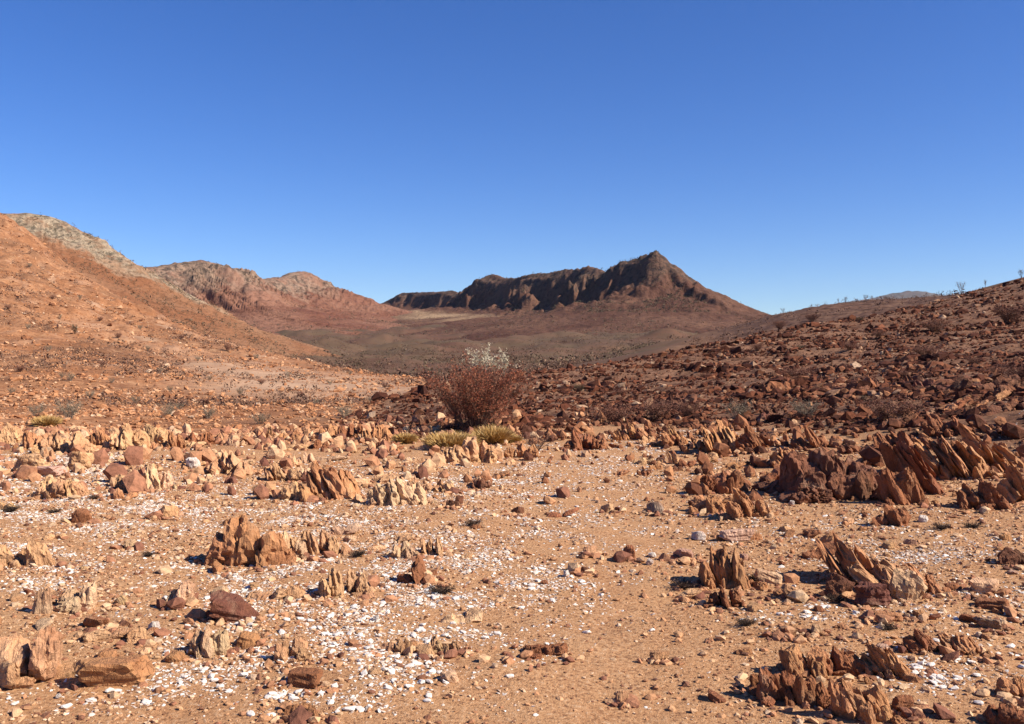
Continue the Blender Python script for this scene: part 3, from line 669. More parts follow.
# ---- single lying rocks
S = [
 (106, 688, 76, 26, 1, 2, 'orange', 'slab', 'flat orange slab| lying on gravel with a dark undercut', None, 4, 'rock_outcrop', 'rock outcrop', 1.0, 36),
 (230, 624, 50, 22, 1, 14, 'maroon', 'slab', 'dark maroon tilted slab| above the short pale split outcrop'),
 (211, 622, 14, 8, 1, 6, 'maroon', 'stone', 'small maroon stone| touching the dark maroon slab'),
 (303, 690, 36, 16, 1, 4, 'red', 'slab', 'reddish flat rock| among white quartz in the foreground'),
 (876, 607, 36, 22, 1, 2, 'maroon', 'block', 'dark maroon squared block| below the pale flat plate'),
 (988, 595, 30, 13, 1, 0, 'pale', 'slab', 'pale flat topped rock| on the gravel beyond the leaning plates'),
 (738, 541, 36, 10, 1, -4, 'pink', 'slab', 'flat pinkish slab| behind the tall notched outcrop'),
 (906, 714, 22, 14, 1, 0, 'red', 'block', 'rounded red block| at the broken orange outcrop'),
 (247, 650, 24, 12, 1, 10, 'orange', 'stone', 'dark sided orange stone| beside the short pale split outcrop'),
 (95, 628, 26, 10, 1, 8, 'red', 'stone', 'thin red stone| behind the flat orange slab'),
 (80, 524, 22, 12, 1, 0, 'red', 'stone', 'rounded red stone| on bare gravel before the ribbed ochre outcrop'),
 (656, 514, 18, 11, 1, 0, 'grey', 'stone', 'brown grey boulder| alone on the sandy flat'),
 (608, 513, 14, 9, 1, 0, 'pale', 'stone', 'cream pale stone| beside the brown grey boulder'),
 (684, 562, 20, 11, 1, 4, 'pink', 'block', 'pale pink block| on sand before the tall notched outcrop'),
 (518, 516, 14, 9, 1, 0, 'dark', 'stone', 'dark brown stone| alone at the edge of the sandy flat'),
 (453, 508, 14, 7, 1, 0, 'dark', 'stone', 'small dark brown stone| below the two short leaning plates'),
 (165, 519, 22, 12, 1, -8, 'ochre', 'stone', 'wedge shaped ochre stone| throwing a small shadow'),
 (130, 549, 14, 8, 1, 0, 'pale', 'stone', 'pale upright pebble| on bare sand beside a dark twig'),
 (30, 474, 34, 18, 1, 6, 'ochre', 'block', 'rounded ochre boulder| before the far rock row'),
 (78, 470, 24, 16, 1, 0, 'ochre', 'block', 'smooth ochre boulder| in front of the slanted outcrop'),
 (45, 478, 30, 10, 1, 0, 'pink', 'slab', 'pinkish flat slab| between ochre boulders on the pale flat'),
 (590, 556, 14, 9, 1, 0, 'ochre', 'stone', 'small ochre stone| on the gravel at mid flat'),
 (630, 560, 14, 13, 1, 8, 'red', 'stone', 'small upright red stone| on the sandy flat'),
 (585, 575, 10, 7, 1, 0, 'dark', 'stone', 'tiny dark stone| beside a white quartz stone on the flat'),
 (692, 600, 24, 7, 1, 0, 'ochre', 'slab', 'thin ochre plate| lying left of the small pointed red outcrop'),
 (622, 706, 13, 13, 1, 10, 'ochre', 'stone', 'little ochre stone| on bare sand at the bottom of the frame'),
 (660, 662, 20, 8, 1, 0, 'ochre', 'stone', 'low pale brown stone| on bare sand, tipped with white quartz'),
 (793, 600, 24, 11, 1, 22, 'ochre', 'slab', 'tilted ochre plate| lying in the shadow of the steep leaning plates'),
 (770, 585, 26, 12, 1, 22, 'pale', 'slab', 'long pale plate| dipping into sand by the tall notched outcrop'),
 (838, 600, 26, 22, 1, 30, 'dark', 'block', 'dark wedge of rock| at the foot of the steep leaning plates'),
 (786, 638, 14, 8, 1, 0, 'red', 'stone', 'small red stone| above the crumbling fanned outcrop'),
 (818, 636, 12, 9, 1, 0, 'pale', 'stone', 'small pale stone| above the crumbling fanned outcrop'),
 (920, 620, 14, 8, 1, 0, 'orange', 'stone', 'small orange stone| beyond the pale flat plate'),
 (890, 622, 28, 7, 1, 8, 'orange', 'slab', 'thin orange plate| lying below the dark maroon block'),
 (996, 612, 30, 9, 1, 0, 'red', 'slab', 'dark red flat plate| near the frame edge on gravel'),
 (992, 630, 28, 9, 1, 6, 'grey', 'slab', 'grey brown flat plate| near the frame edge below the dark red one'),
]
for q in S:
    o = outcrop(*q[:9], None, 4 if len(q) > 9 else None, 'loose_rock', 'rock', 1.0, 36 if len(q) > 9 else None)
# white quartz stones big enough to pick out
for u, v, w, h, l in ((191, 470, 20, 13, 'round white quartz boulder| before the leaning ochre blades'), (152, 632, 14, 11, 'grey white quartz stone| alone beyond the flat orange slab'),
                      (700, 541, 18, 11, 'jagged white quartz lump| behind the tall notched outcrop'), (650, 567, 11, 8, 'white quartz stone| beside the pale pink block'),
                      (567, 577, 11, 8, 'white angular quartz stone| alone on the gravel'), (653, 559, 12, 6, 'flat white quartz stone| touching another on the sand'),
                      (925, 523, 12, 8, 'bright white quartz stone| below the dark boulders'), (376, 622, 9, 9, 'upright white quartz stone| in the thickest white gravel'),
                      (793, 506, 9, 6, 'small white quartz stone| below the big dark mound'), (57, 700, 9, 5, 'flat white quartz chip| before the flat orange slab'), (367, 712, 9, 5, 'white quartz chip| on the edge of bare sand')):
    x, y, z = hit(u, v); k = y / F; rng = np.random.default_rng(u)
    o = obj('quartz_stone', STONE[u % 14], (x, y + w * k * .3, z + h * k * .35), (rng.uniform(-.3, .3), rng.uniform(-.3, .3), rng.uniform(0, 6)), (w * k * .85, w * k * .65, h * k * .9), (.66, .58, .51))
    tag(o, l.replace('|', ''), 'quartz stone'); LAND.append((x, y, l.split('|')[0], w * k / 2))
OCCA = np.array(OCC)

# ---- small outcrops and stones that fill the ground between them
def proj(x, y, z):
    dz = z - CAM_Z; fw = y * cp - dz * sp; up = y * sp + dz * cp
    return 512 + F * x / fw, 362 - F * up / fw

def mini_lib(n, seed):
    out = []
    for i in range(n):
        rng = np.random.default_rng(seed + i); Vs = []; Fs = []; k = 0
        m = rng.integers(2, 5)
        for j in range(m):
            V, Fc = blade_geo(np.random.default_rng(seed * 7 + i * 31 + j), 3, lam=rng.uniform(.7, 1.1), taper=rng.uniform(.35, .6))
            t = (j + .5) / m - .5; hh = rng.uniform(.5, 1) * (1 - .5 * abs(2 * t))
            a = math.radians(rng.uniform(-4, 4)); V = V * [rng.uniform(1.0, 1.9) / m, rng.uniform(.3, .7), hh]
            V = V + [t + rng.uniform(-.05, .05), rng.uniform(-.2, .2), 0]
            Vs.append(V); Fs.append(Fc + k); k += len(V)
        out.append(mesh_np('outcrop', np.concatenate(Vs), np.concatenate(Fs), ROCK, False, link=False))
    return out
MINI = mini_lib(16, 900)
BAND = [('near', 0, 8), ('middle', 8, 12), ('back', 12, 40)]
def relation(x, y, phr):
    ds = [((x - a) ** 2 + (y - b) ** 2, n, a, b) for a, b, n, w in LAND]
    _, n, a, b = min(ds); dx, dy = x - a, y - b
    if abs(dx) > abs(dy) * .8: r = 'right of' if dx > 0 else 'left of'
    else: r = 'behind' if dy > 0 else 'in front of'
    return f'{phr} {r} the {n}'
USED = {}
def label_once(l):
    k = USED.get(l, 0); USED[l] = k + 1
    return k == 0
rng = np.random.default_rng(21)
def free(x, y, r):
    return ((OCCA[:, 0] - x) ** 2 + (OCCA[:, 1] - y) ** 2 > (OCCA[:, 2] + r) ** 2).all()
def clear_sand(u, v):
    """the open sandy way through the middle"""
    return np.exp(-((u - np.interp(v, [450, 540, 640, 724], [560, 610, 600, 560])) / np.interp(v, [450, 724], [70, 150])) ** 2)
cnt = 0; tries = 0
while cnt < 95 and tries < 6000:
    tries += 1
    y = math.sqrt(rng.uniform(7.5 ** 2, 19 ** 2)); x = rng.uniform(-.6, .6) * y; z = float(H(x, y)[0]); u, v = proj(x, y, z)
    if v < 436 or rng.uniform() < .92 * clear_sand(u, v): continue
    pb = np.exp(-((v - 455) / 38) ** 2) * (.9 if u < 420 or u > 640 else .45) + .12
    if rng.uniform() > pb or noise(x / 2.1, y / 1.6, 3) < -.12: continue
    w = rng.uniform(.10, .34) * (1.25 if u > 700 else 1); 
    if not free(x, y, w * .4): continue
    lean = np.interp(u, [200, 600, 1000], [6, 16, 30]) + rng.uniform(-6, 6)
    cn = rng.choice(['ochre', 'pale', 'orange'] if u < 480 else ['orange', 'red', 'red', 'ochre', 'dark'])
    o = obj('rock_outcrop', MINI[rng.integers(16)], (x, y, z - .01), (0, -math.radians(lean), rng.uniform(-.4, .4)), (w, w * rng.uniform(.8, 1.2), w * rng.uniform(.35, .8)), jit(rng, RC[cn]))
    word = {'ochre': 'ochre', 'pale': 'pale', 'orange': 'orange', 'red': 'red', 'dark': 'dark brown'}[cn]
    lb = relation(x, y, f'small {word} outcrop'); tries0 = label_once(lb)
    if not tries0: lb = relation(x, y, f'tiny {word} outcrop' if USED[lb] == 2 else f'low {word} outcrop'); label_once(lb)
    tag(o, lb, 'rock outcrop', 'small outcrops dotted over the flat'); cnt += 1
cnt = 0; tries = 0
while cnt < 70 and tries < 5000:
    tries += 1
    y = math.sqrt(rng.uniform(5 ** 2, 17 ** 2)); x = rng.uniform(-.58, .58) * y; z = float(H(x, y)[0]); u, v = proj(x, y, z)
    if (rng.uniform() < .97 * clear_sand(u, v)) or v > 715: continue
    w = rng.uniform(.22, .6) * np.interp(y, [5, 9, 17], [.7, 1, 1.3])
    if not free(x, y, w * .1): continue
    lean = np.interp(u, [200, 600, 1000], [8, 18, 32]) + rng.uniform(-5, 5)
    cn = rng.choice(['ochre', 'pale', 'ochre'] if u < 480 else ['orange', 'red', 'orange'])
    o = obj('rock_outcrop', MINI[rng.integers(16)], (x, y, z - .02), (0, -math.radians(lean), rng.uniform(-.3, .3)), (w, w * rng.uniform(.6, 1.1), w * rng.uniform(.14, .26)), jit(rng, RC[cn]))
    lb = relation(x, y, f'{cn} buried ledge')
    if not label_once(lb): lb = relation(x, y, f'low {cn} ledge'); label_once(lb)
    tag(o, lb, 'rock outcrop', 'half buried ledges in the flat'); cnt += 1
cnt = 0
while cnt < 150:
    y = math.sqrt(rng.uniform(4.3 ** 2, 14 ** 2)) if rng.uniform() < .6 else rng.uniform(4.3, 9); x = rng.uniform(-.58, .58) * y; z = float(H(x, y)[0]); u, v = proj(x, y, z)
    if rng.uniform() < .86 * clear_sand(u, v) or v > 722: continue
    w = rng.uniform(.04, .13); 
    if rng.uniform() < .35 and noise(x, y, 4) < 0: continue
    cn = rng.choice(['ochre', 'pale', 'orange', 'red'] if u < 520 else ['orange', 'red', 'ochre', 'orange', 'pink'])
    o = obj('loose_rock', STONE[rng.integers(14)], (x, y, z + w * .12), (rng.uniform(-.2, .2), rng.uniform(-.35, .35), rng.uniform(0, 6)), (w, w * rng.uniform(.6, .9), w * rng.uniform(.35, .7)), jit(rng, RC[cn]))
    word = {'ochre': 'ochre', 'pale': 'pale', 'orange': 'orange', 'red': 'red', 'dark': 'dark brown', 'pink': 'pinkish'}[cn]
    size = 'small' if w < .075 else 'fist sized' if w < .1 else 'head sized'
    lb = relation(x, y, f'{size} {word} rock')
    if not label_once(lb): lb = relation(x, y, f'second {size} {word} rock'); label_once(lb)
    tag(o, lb, 'rock', 'loose rocks lying on the flat'); cnt += 1

# ---- gravel and rubble too many to count
def shapes(n, seed, lvl=1, **kw):
    return np.stack([norm_box(cut_rock(np.random.default_rng(seed + i), ICO[lvl][0], 9, .62, 1.0)) * .5 for i in range(n)]), ICO[lvl][1]
_i0 = np.array([[0, 1, .618], [0, -1, .618], [0, 1, -.618], [0, -1, -.618], [1, .618, 0], [-1, .618, 0], [1, -.618, 0], [-1, -.618, 0], [.618, 0, 1], [-.618, 0, 1], [.618, 0, -1], [-.618, 0, -1]], float)
_i0 /= np.linalg.norm(_i0[0])
def hullF(V):
    import bmesh
    bm = bmesh.new(); vs = [bm.verts.new(p) for p in V]; bm.verts.index_update(); bmesh.ops.convex_hull(bm, input=vs)
    Fc = np.array([[v.index for v in f.verts] for f in bm.faces if len(f.verts) == 3]); bm.free(); return Fc
ICO0 = (_i0, hullF(_i0))
def shapes0(n, seed):
    out = []
    for i in range(n):
        r = np.random.default_rng(seed + i); out.append(norm_box(ICO0[0] * r.uniform(.6, 1.15, (12, 1)) + r.normal(size=(12, 3)) * .1) * .5)
    return np.stack(out), ICO0[1]
def scatter(name, pts, sx, sy, sz, mat, seed, sh, tilt=.3, lean=None, yaw=None, sink=.15):
    rng = np.random.default_rng(seed); S, Fc = sh; n = len(pts); q = S[rng.integers(len(S), size=n)] * np.stack([sx, sy, sz], 1)[:, None, :]
    a = rng.normal(size=n) * tilt; b = rng.normal(size=n) * tilt - (lean if lean is not None else 0); c_ = rng.uniform(0, 6.28, n) if yaw is None else yaw + rng.normal(size=n) * .3
    def rot(q, i, j, ang):
        q = q.copy(); ca, sa = np.cos(ang)[:, None], np.sin(ang)[:, None]; A, B = q[:, :, i] * ca - q[:, :, j] * sa, q[:, :, i] * sa + q[:, :, j] * ca
        q[:, :, i] = A; q[:, :, j] = B; return q
    q = rot(rot(rot(q, 1, 2, a), 2, 0, b), 0, 1, c_)
    q = q + pts[:, None, :]; q[:, :, 2] += (sz * (.5 - sink))[:, None] * (.6 if lean is None else .5)
    k = S.shape[1]
    Fa = (Fc[None] + (np.arange(n) * k)[:, None, None]).reshape(-1, 3)
    return mesh_np(name, q.reshape(-1, 3), Fa, mat)
def ground_pts(n, y0, y1, seed, xr=.62, logd=False):
    r = np.random.default_rng(seed)
    y = np.exp(r.uniform(math.log(y0), math.log(y1), n)) if logd else np.sqrt(r.uniform(y0 ** 2, y1 ** 2, n))
    x = r.uniform(-xr, xr, n) * y; z = H(x, y); return np.stack([x, y, z], 1), r
BL = [(345, 630, 95, 42, 1.3), (250, 590, 60, 30, .7), (300, 655, 60, 25, 1.0), (330, 575, 110, 22, .6), (205, 690, 60, 30, .6), (300, 690, 70, 28, .8), (30, 572, 42, 16, 1.0), (90, 705, 70, 16, .25), (430, 560, 90, 26, .65), (530, 585, 65, 28, .42),
      (100, 508, 110, 22, .6), (300, 520, 150, 18, .42), (430, 488, 110, 16, .36), (560, 470, 100, 14, .22), (560, 530, 80, 16, .25), (50, 468, 80, 12, .5), (930, 560, 80, 16, .42), (970, 600, 60, 18, .35), (925, 668, 60, 24, .65),
      (960, 705, 40, 18, .4), (840, 540, 80, 16, .3), (640, 500, 80, 16, .13), (700, 441, 80, 8, .25), (800, 612, 40, 14, .35), (620, 448, 90, 8, .16), (180, 610, 60, 14, .3), (230, 545, 150, 20, .2)]
def qdens(u, v):
    d = .018 + 0 * u
    for a, b, su, sv, w in BL: d = np.maximum(d, 1.45 * w * np.exp(-.5 * (((u - a) / su) ** 2 + ((v - b) / sv) ** 2)))
    return d
pts, r = ground_pts(560000, 4.2, 18.5, 41)
u, v = proj(*pts.T); d = qdens(u, v) ** 1.25 * (.12 + 1.2 * smooth(-.3, .35, fbm(pts[:, 0] / .5, pts[:, 1] / .5, 6, 3)))
keep = r.uniform(size=len(pts)) < d * np.minimum(1, (9.5 / pts[:, 1]) ** .8); pts = pts[keep]
n = len(pts); sz = np.exp(r.normal(math.log(.0145), .5, n)).clip(.006, .048) * np.interp(pts[:, 1], [4, 8, 18], [.9, 1.0, 1.55])
order = np.argsort(-sz / pts[:, 1]); pts = pts[order]; sz = sz[order]; big = 260
for i in range(big):
    s_ = float(sz[i]); o = obj('quartz_stone', QST[i % 10], pts[i] + [0, 0, s_ * .15], (r.uniform(-.3, .3), r.uniform(-.3, .3), r.uniform(0, 6)), (s_ * 1.2, s_ * .85, s_ * .4))
    side = 'on the left half of the flat' if pts[i, 0] < 0 else 'on the right half of the flat'
    tag(o, 'white quartz stone lying in the gravel ' + side, 'quartz stone', 'white quartz stones ' + side)
pts = pts[big:]; sz = sz[big:]; n = len(pts)
tag(scatter('quartz_gravel', pts, sz * r.uniform(.8, 1.4, n), sz * r.uniform(.6, 1.1, n), sz * r.uniform(.15, .4, n), QZ, 42, shapes0(14, 3)), 'white quartz gravel strewn over the ochre flat', 'gravel', kind='stuff')
M_PEB = mat_rubble('pebbles', [(0, (.16, .075, .05)), (.2, (.30, .13, .07)), (.45, (.46, .24, .12)), (.75, (.56, .34, .19)), (1, (.62, .44, .30))])
pts, r = ground_pts(150000, 4.0, 14, 51)
u, v = proj(*pts.T); kp = r.uniform(size=len(pts)) < (.35 + .6 * smooth(-.3, .3, fbm(pts[:, 0] / .8, pts[:, 1] / .8, 2, 3))) * (1 - .80 * clear_sand(u, v)) * np.minimum(1, (6.5 / pts[:, 1]) ** 1.5); pts = pts[kp]; n = len(pts)
sz = np.exp(r.normal(math.log(.0105), .6, n)).clip(.004, .05) * np.interp(pts[:, 1], [4, 15], [.9, 1.7])
tag(scatter('pebble_gravel', pts, sz * r.uniform(.8, 1.5, n), sz, sz * r.uniform(.35, .8, n), M_PEB, 52, shapes0(14, 33)), 'ochre and brown pebbles strewn over the flat', 'gravel', kind='stuff')
# rubble about the outcrops
M_RUB = mat_rubble('rubble', [(0, (.15, .06, .04)), (.25, (.32, .14, .08)), (.6, (.46, .23, .115)), (.85, (.56, .34, .19)), (1, (.56, .37, .22))])
r = np.random.default_rng(61); idx = r.integers(len(OCCA), size=3400); rad = OCCA[idx, 2] * np.abs(r.normal(size=3400)) * .8 + OCCA[idx, 2] * .5
an = r.uniform(0, 6.28, 3400); px = OCCA[idx, 0] + rad * np.cos(an) * 1.3; py = OCCA[idx, 1] + rad * np.sin(an); pts = np.stack([px, py, H(px, py)], 1); pts = pts[py > 3.8]; n = len(pts)
sz = np.exp(r.normal(math.log(.045), .5, n)).clip(.015, .16) * np.interp(pts[:, 1], [4, 18], [.7, 1.5])
tag(scatter('rock_rubble', pts, sz * 1.1, sz * r.uniform(.6, 1, n), sz * r.uniform(.4, .8, n), M_RUB, 62, shapes(14, 70)), 'broken rock rubble heaped round the outcrops of the flat', 'rubble', kind='stuff')
# rows of broken rock along the back of the flat
pts, r = ground_pts(15000, 10, 24, 63)
u, v = proj(*pts.T); m = np.exp(-((v - np.interp(u, [0, 300, 420, 600, 800, 1024], [437, 432, 432, 436, 440, 438])) / 11) ** 2) + .10 + .42 * np.exp(-((v - 468) / 26) ** 2) * np.maximum(smooth(470, 330, u) * .0 + (1 - smooth(380, 480, u)) * .6, smooth(660, 740, u)); kp = (r.uniform(size=len(pts)) < m * (.25 + .8 * smooth(-.2, .3, fbm(pts[:, 0] / 1.5, pts[:, 1] / 1.5, 8, 3)))); pts = pts[kp]; n = len(pts)
sz = np.exp(r.normal(math.log(.10), .55, n)).clip(.03, .34)
M_RR = mat_rubble('red_rubble', [(0, (.07, .028, .018)), (.35, (.16, .062, .033)), (.7, (.28, .115, .055)), (.93, (.40, .19, .09)), (1, (.48, .29, .17))])
uu = proj(*pts.T)[0] + r.normal(size=n) * 70
for m_, mt_, lb_ in ((uu < 520, M_RUB, 'broken ochre rock crowding the rows at the back of the flat'), (uu >= 520, M_RR, 'broken red rock crowding the back of the flat below the slope')):
    q = pts[m_]; s1 = sz[m_]; k_ = len(q)
    tag(scatter('rock_rubble', q, s1 * .7, s1 * r.uniform(.6, 1.2, k_), s1 * r.uniform(.6, 1.3, k_), mt_, 64, shapes(14, 90), .25, lean=np.interp(q[:, 0], [-6, 6], [.1, .5]), yaw=0.0), lb_, 'rubble', kind='stuff')
# rocky slope
M_DR = mat_rubble('slope_rubble', [(0, (.038, .014, .010)), (.4, (.10, .033, .018)), (.7, (.17, .058, .028)), (.9, (.23, .10, .052)), (.98, (.36, .21, .125)), (1, (.48, .33, .22))])
pts, r = ground_pts(230000, 15, 330, 71, .66, True); A, D, V = zones(*pts.T)
cl = fbm((pts[:, 0] * .9 + pts[:, 1] * .25) / 3.0, pts[:, 1] / 3.4, 5, 4)
kp = (D > .35) & (pts[:, 1] < np.interp(proj(*pts.T)[0], [600, 700, 760, 900, 1024], [300, 130, 125, 150, 200])) & (r.uniform(size=len(pts)) < .30 + .70 * smooth(-.12, .30, cl)); pts = pts[kp]; cl = cl[kp]; n = len(pts)
sz = np.exp(r.normal(math.log(.10), .5, n)).clip(.03, .36) * (.75 + .8 * smooth(0, .5, cl)) * np.interp(pts[:, 1], [15, 40, 100, 170, 330], [.7, 1.1, 1.8, 2.4, 3.6])
order = np.argsort(-sz / pts[:, 1])
for i in order[:70]:
    s_ = float(sz[i]); x, y, z = pts[i]
    o = obj('rock_outcrop', MINI[i % 16], (x, y, z - .03), (0, -math.radians(r.uniform(10, 36)), r.uniform(-.5, .5)), (s_ * r.uniform(1.6, 2.6), s_ * r.uniform(1, 1.6), s_ * r.uniform(.6, 1.1)), jit(r, RC[r.choice(['dark', 'dark', 'maroon', 'red'])], .2))
    far_ = 'nearer' if y < 30 else 'middle' if y < 60 else 'upper'
    tag(o, f'dark brown jagged outcrop on the {far_} part of the rocky slope', 'rock outcrop', f'outcrops on the {far_} rocky slope')
pts = pts[order[70:]]; sz = sz[order[70:]]; n = len(pts)
tag(scatter('slope_rubble', pts, sz * r.uniform(.7, 1.6, n), sz * r.uniform(.6, 1.1, n), sz * r.uniform(.4, 1.0, n), M_DR, 72, shapes0(16, 110), .3, lean=np.full(n, .35), yaw=0.0), 'dark rubble covering the rocky slope', 'rubble', kind='stuff')
# orange hill
M_AR = mat_rubble('hill_scree', [(0, (.20, .085, .045)), (.3, (.36, .155, .07)), (.65, (.46, .22, .105)), (.9, (.52, .29, .16)), (1, (.56, .38, .25))])
pts, r = ground_pts(120000, 18, 300, 81, .66, True); A, D, V = zones(*pts.T)
kp = (A > .4) & (r.uniform(size=len(pts)) > .8 * apron_w(pts[:, 0], pts[:, 1])) & (r.uniform(size=len(pts)) < .2 + .8 * smooth(-.25, .35, fbm(pts[:, 0] / 5, pts[:, 1] / 6, 5, 4))); pts = pts[kp]; n = len(pts)
sz = np.exp(r.normal(math.log(.13), .5, n)).clip(.04, .6) * np.interp(pts[:, 1], [18, 50, 120, 280], [.5, .85, 1.5, 2.6])
tag(scatter('hill_scree', pts, sz * r.uniform(.7, 1.5, n), sz * r.uniform(.6, 1.1, n), sz * r.uniform(.35, .8, n), M_AR, 82, shapes0(12, 130), .25), 'orange scree covering the smooth hillside', 'scree', kind='stuff')
# ================================================================== PLANTS
def tubes(P0, P1, R0, R1, k=3):
    P0, P1 = np.asarray(P0), np.asarray(P1); d = P1 - P0; d = d / (np.linalg.norm(d, axis=1)[:, None] + 1e-9)
    a = np.where(np.abs(d[:, 2:3]) < .9, [[0, 0, 1.]], [[1., 0, 0]]); e = np.cross(d, a); e /= np.linalg.norm(e, axis=1)[:, None]; f = np.cross(d, e)
    n = len(P0); V = np.empty((n, 2 * k, 3))
    for i in range(k):
        q = 2 * math.pi * i / k; w = e * math.cos(q) + f * math.sin(q)
        V[:, i] = P0 + w * np.asarray(R0)[:, None]; V[:, k + i] = P1 + w * np.asarray(R1)[:, None]
    Fc = np.array([[i, (i + 1) % k, k + (i + 1) % k, k + i] for i in range(k)])
    return V.reshape(-1, 3), (Fc[None] + (np.arange(n) * 2 * k)[:, None, None]).reshape(-1, 4)

def leaves_geo(rng, pts, size, asp=.45):
    n = len(pts); d = rng.normal(size=(n, 3)); d /= np.linalg.norm(d, axis=1)[:, None]
    e = np.cross(d, rng.normal(size=(n, 3))); e /= np.linalg.norm(e, axis=1)[:, None] + 1e-9
    s = (size * rng.uniform(.6, 1.4, n))[:, None]
    V = np.stack([pts - d * s * .5, pts + e * s * asp * .5, pts + d * s * .5, pts - e * s * asp * .5], 1)
    return V.reshape(-1, 3), np.arange(4 * n).reshape(-1, 4)

def shrub_geo(rng, h, rad, stems, twigs, leaf_n, leaf_size, r0=.012, tilt=1.0, low=.15, sub=2, bare=.0):
    P0, P1, R0, R1 = [], [], [], []; tips = []
    def seg(a, b, ra, rb): P0.append(a); P1.append(b); R0.append(ra); R1.append(rb)
    def grow(p, d, L, ra, steps, wob, lift):
        pts = [p]; s = L / steps
        for i in range(steps):
            d = d + rng.normal(size=3) * wob + np.array([0, 0, lift]); d = d / np.linalg.norm(d)
            q = p + d * s; ka, kb = 1 - i / steps * .75, 1 - (i + 1) / steps * .75
            seg(p, q, ra * ka, ra * kb); p = q; pts.append(p)
        return pts, d
    for i in range(stems):
        az = rng.uniform(0, 2 * math.pi); q = math.sqrt(rng.uniform(.0, 1))
        d = np.array([math.cos(az) * q * rad * tilt, math.sin(az) * q * rad * tilt, h]); L = np.linalg.norm(d) * rng.uniform(.72, 1.02) * (1 - .12 * q)
        b = np.array([math.cos(az), math.sin(az), 0]) * rad * .10 * rng.uniform(0, 1)
        pts, _ = grow(b, d / np.linalg.norm(d), L, r0 * rng.uniform(.6, 1.2), 7, .07, .0)
        for j in range(twigs):
            t = rng.uniform(low, 1) ** .8 * (len(pts) - 1.001); a = int(t); p = pts[a] + (pts[a + 1] - pts[a]) * (t - a)
            dd = pts[a + 1] - pts[a]; dd = dd / np.linalg.norm(dd) + rng.normal(size=3) * .45 + [0, 0, .12]
            tp, _ = grow(p, dd / np.linalg.norm(dd), h * rng.uniform(.10, .24), r0 * .32, 3, .16, .05)
            for k in range(sub):
                p2 = tp[rng.integers(1, 4)]; d2 = rng.normal(size=3) + dd; tp2, _ = grow(p2, d2 / np.linalg.norm(d2), h * rng.uniform(.05, .12), r0 * .18, 2, .2, .03); tips += tp2[1:]
            tips += tp[1:]
    V, Fc = tubes(P0, P1, R0, R1)
    tips = np.array(tips); m = tips[rng.integers(len(tips), size=leaf_n)] + rng.normal(size=(leaf_n, 3)) * leaf_size * .8
    m[:, 2] = np.maximum(m[:, 2], .02)
    LV, LF = leaves_geo(rng, m, leaf_size)
    return (V, Fc), (LV, LF)

def mat_leaf(name, stops, rough=.8):
    s = NT(name); g = s.new('ShaderNodeNewGeometry'); return s.done(s.ramp(g.outputs['Random Per Island'], stops), rough, None, .15)
def mat_bark(name, a, b):
    s = NT(name); p = s.new('ShaderNodeNewGeometry').outputs['Position']; return s.done(s.mix(s.noise(p, 9, 4), a, b), .9, None, .1)
L_RED = mat_leaf('red_leaf', [(0, (.11, .030, .020)), (.4, (.26, .068, .036)), (.75, (.36, .11, .055)), (1, (.42, .18, .09))])
L_GREY = mat_leaf('grey_leaf', [(0, (.09, .07, .045)), (.5, (.20, .155, .10)), (1, (.33, .26, .18))])
L_RUST = mat_leaf('rust_leaf', [(0, (.09, .035, .025)), (.5, (.20, .078, .05)), (1, (.30, .15, .10))])
L_PALE = mat_leaf('pale_leaf', [(0, (.42, .35, .23)), (.5, (.58, .50, .35)), (1, (.70, .62, .46))])
L_STRAW = mat_leaf('straw', [(0, (.34, .19, .06)), (.4, (.56, .34, .115)), (.8, (.66, .43, .17)), (1, (.70, .51, .26))])
L_OLIVE = mat_leaf('olive_leaf', [(0, (.055, .048, .028)), (.5, (.10, .085, .05)), (.8, (.16, .125, .075)), (1, (.2, .11, .07))])
L_SCRUB = mat_leaf('scrub_leaf', [(0, (.07, .05, .033)), (.35, (.12, .092, .055)), (.6, (.15, .108, .068)), (.8, (.17, .09, .058)), (1, (.22, .155, .10))])
B_DARK = mat_bark('dark_bark', (.10, .055, .04), (.20, .12, .085)); B_GREY = mat_bark('grey_bark', (.20, .15, .11), (.34, .27, .21)); B_BLACK = mat_bark('charred_bark', (.03, .022, .018), (.09, .06, .045))

def plant(name, geo, mats, loc, label, cat, group=None, rz=0.0, parts=('branches', 'foliage')):
    r = bpy.data.objects.new(name, None); C.objects.link(r); r.location = loc; r.rotation_euler = (0, 0, rz); r.empty_display_size = .1
    for nm, g, m in zip(parts, geo, mats): mesh_np(nm, *g, m, parent=r)
    return tag(r, label, cat, group)
def copy_tree(o):
    c = o.copy(); C.objects.link(c)
    for ch in o.children:
        d = ch.copy(); C.objects.link(d); d.parent = c
    return c

# the big red bush and the pale one behind it
R_ = np.random.default_rng(3)
x, y, z = hit(474, 433)
plant('shrub', shrub_geo(R_, 1.47, 1.27, 85, 17, 22000, .030, .012, low=.2), (B_DARK, L_RED), (x, y, z - .03), 'big bare red brown bush fanning up behind the yellow spinifex', 'shrub')
x, y, z = hit(491, 427)
g1 = shrub_geo(R_, 1.78, .44, 13, 12, 10, .02, .016, low=.6)
tp = g1[0][0]; top = tp[(tp[:, 2] > 1.34)]; m = top[R_.integers(len(top), size=4200)] + R_.normal(size=(4200, 3)) * .022
plant('shrub', (g1[0], leaves_geo(R_, m, .034)), (B_GREY, L_PALE), (x, y + .9, z - .03), 'pale feathery topped bush rising just behind the big red bush', 'shrub')
x, y, z = hit(537, 451); plant('shrub', shrub_geo(R_, .38, .34, 26, 8, 260, .02, .006), (B_DARK, L_RUST), (x, y, z), 'small dark leafless bush on the flat beside the big red bush', 'shrub')

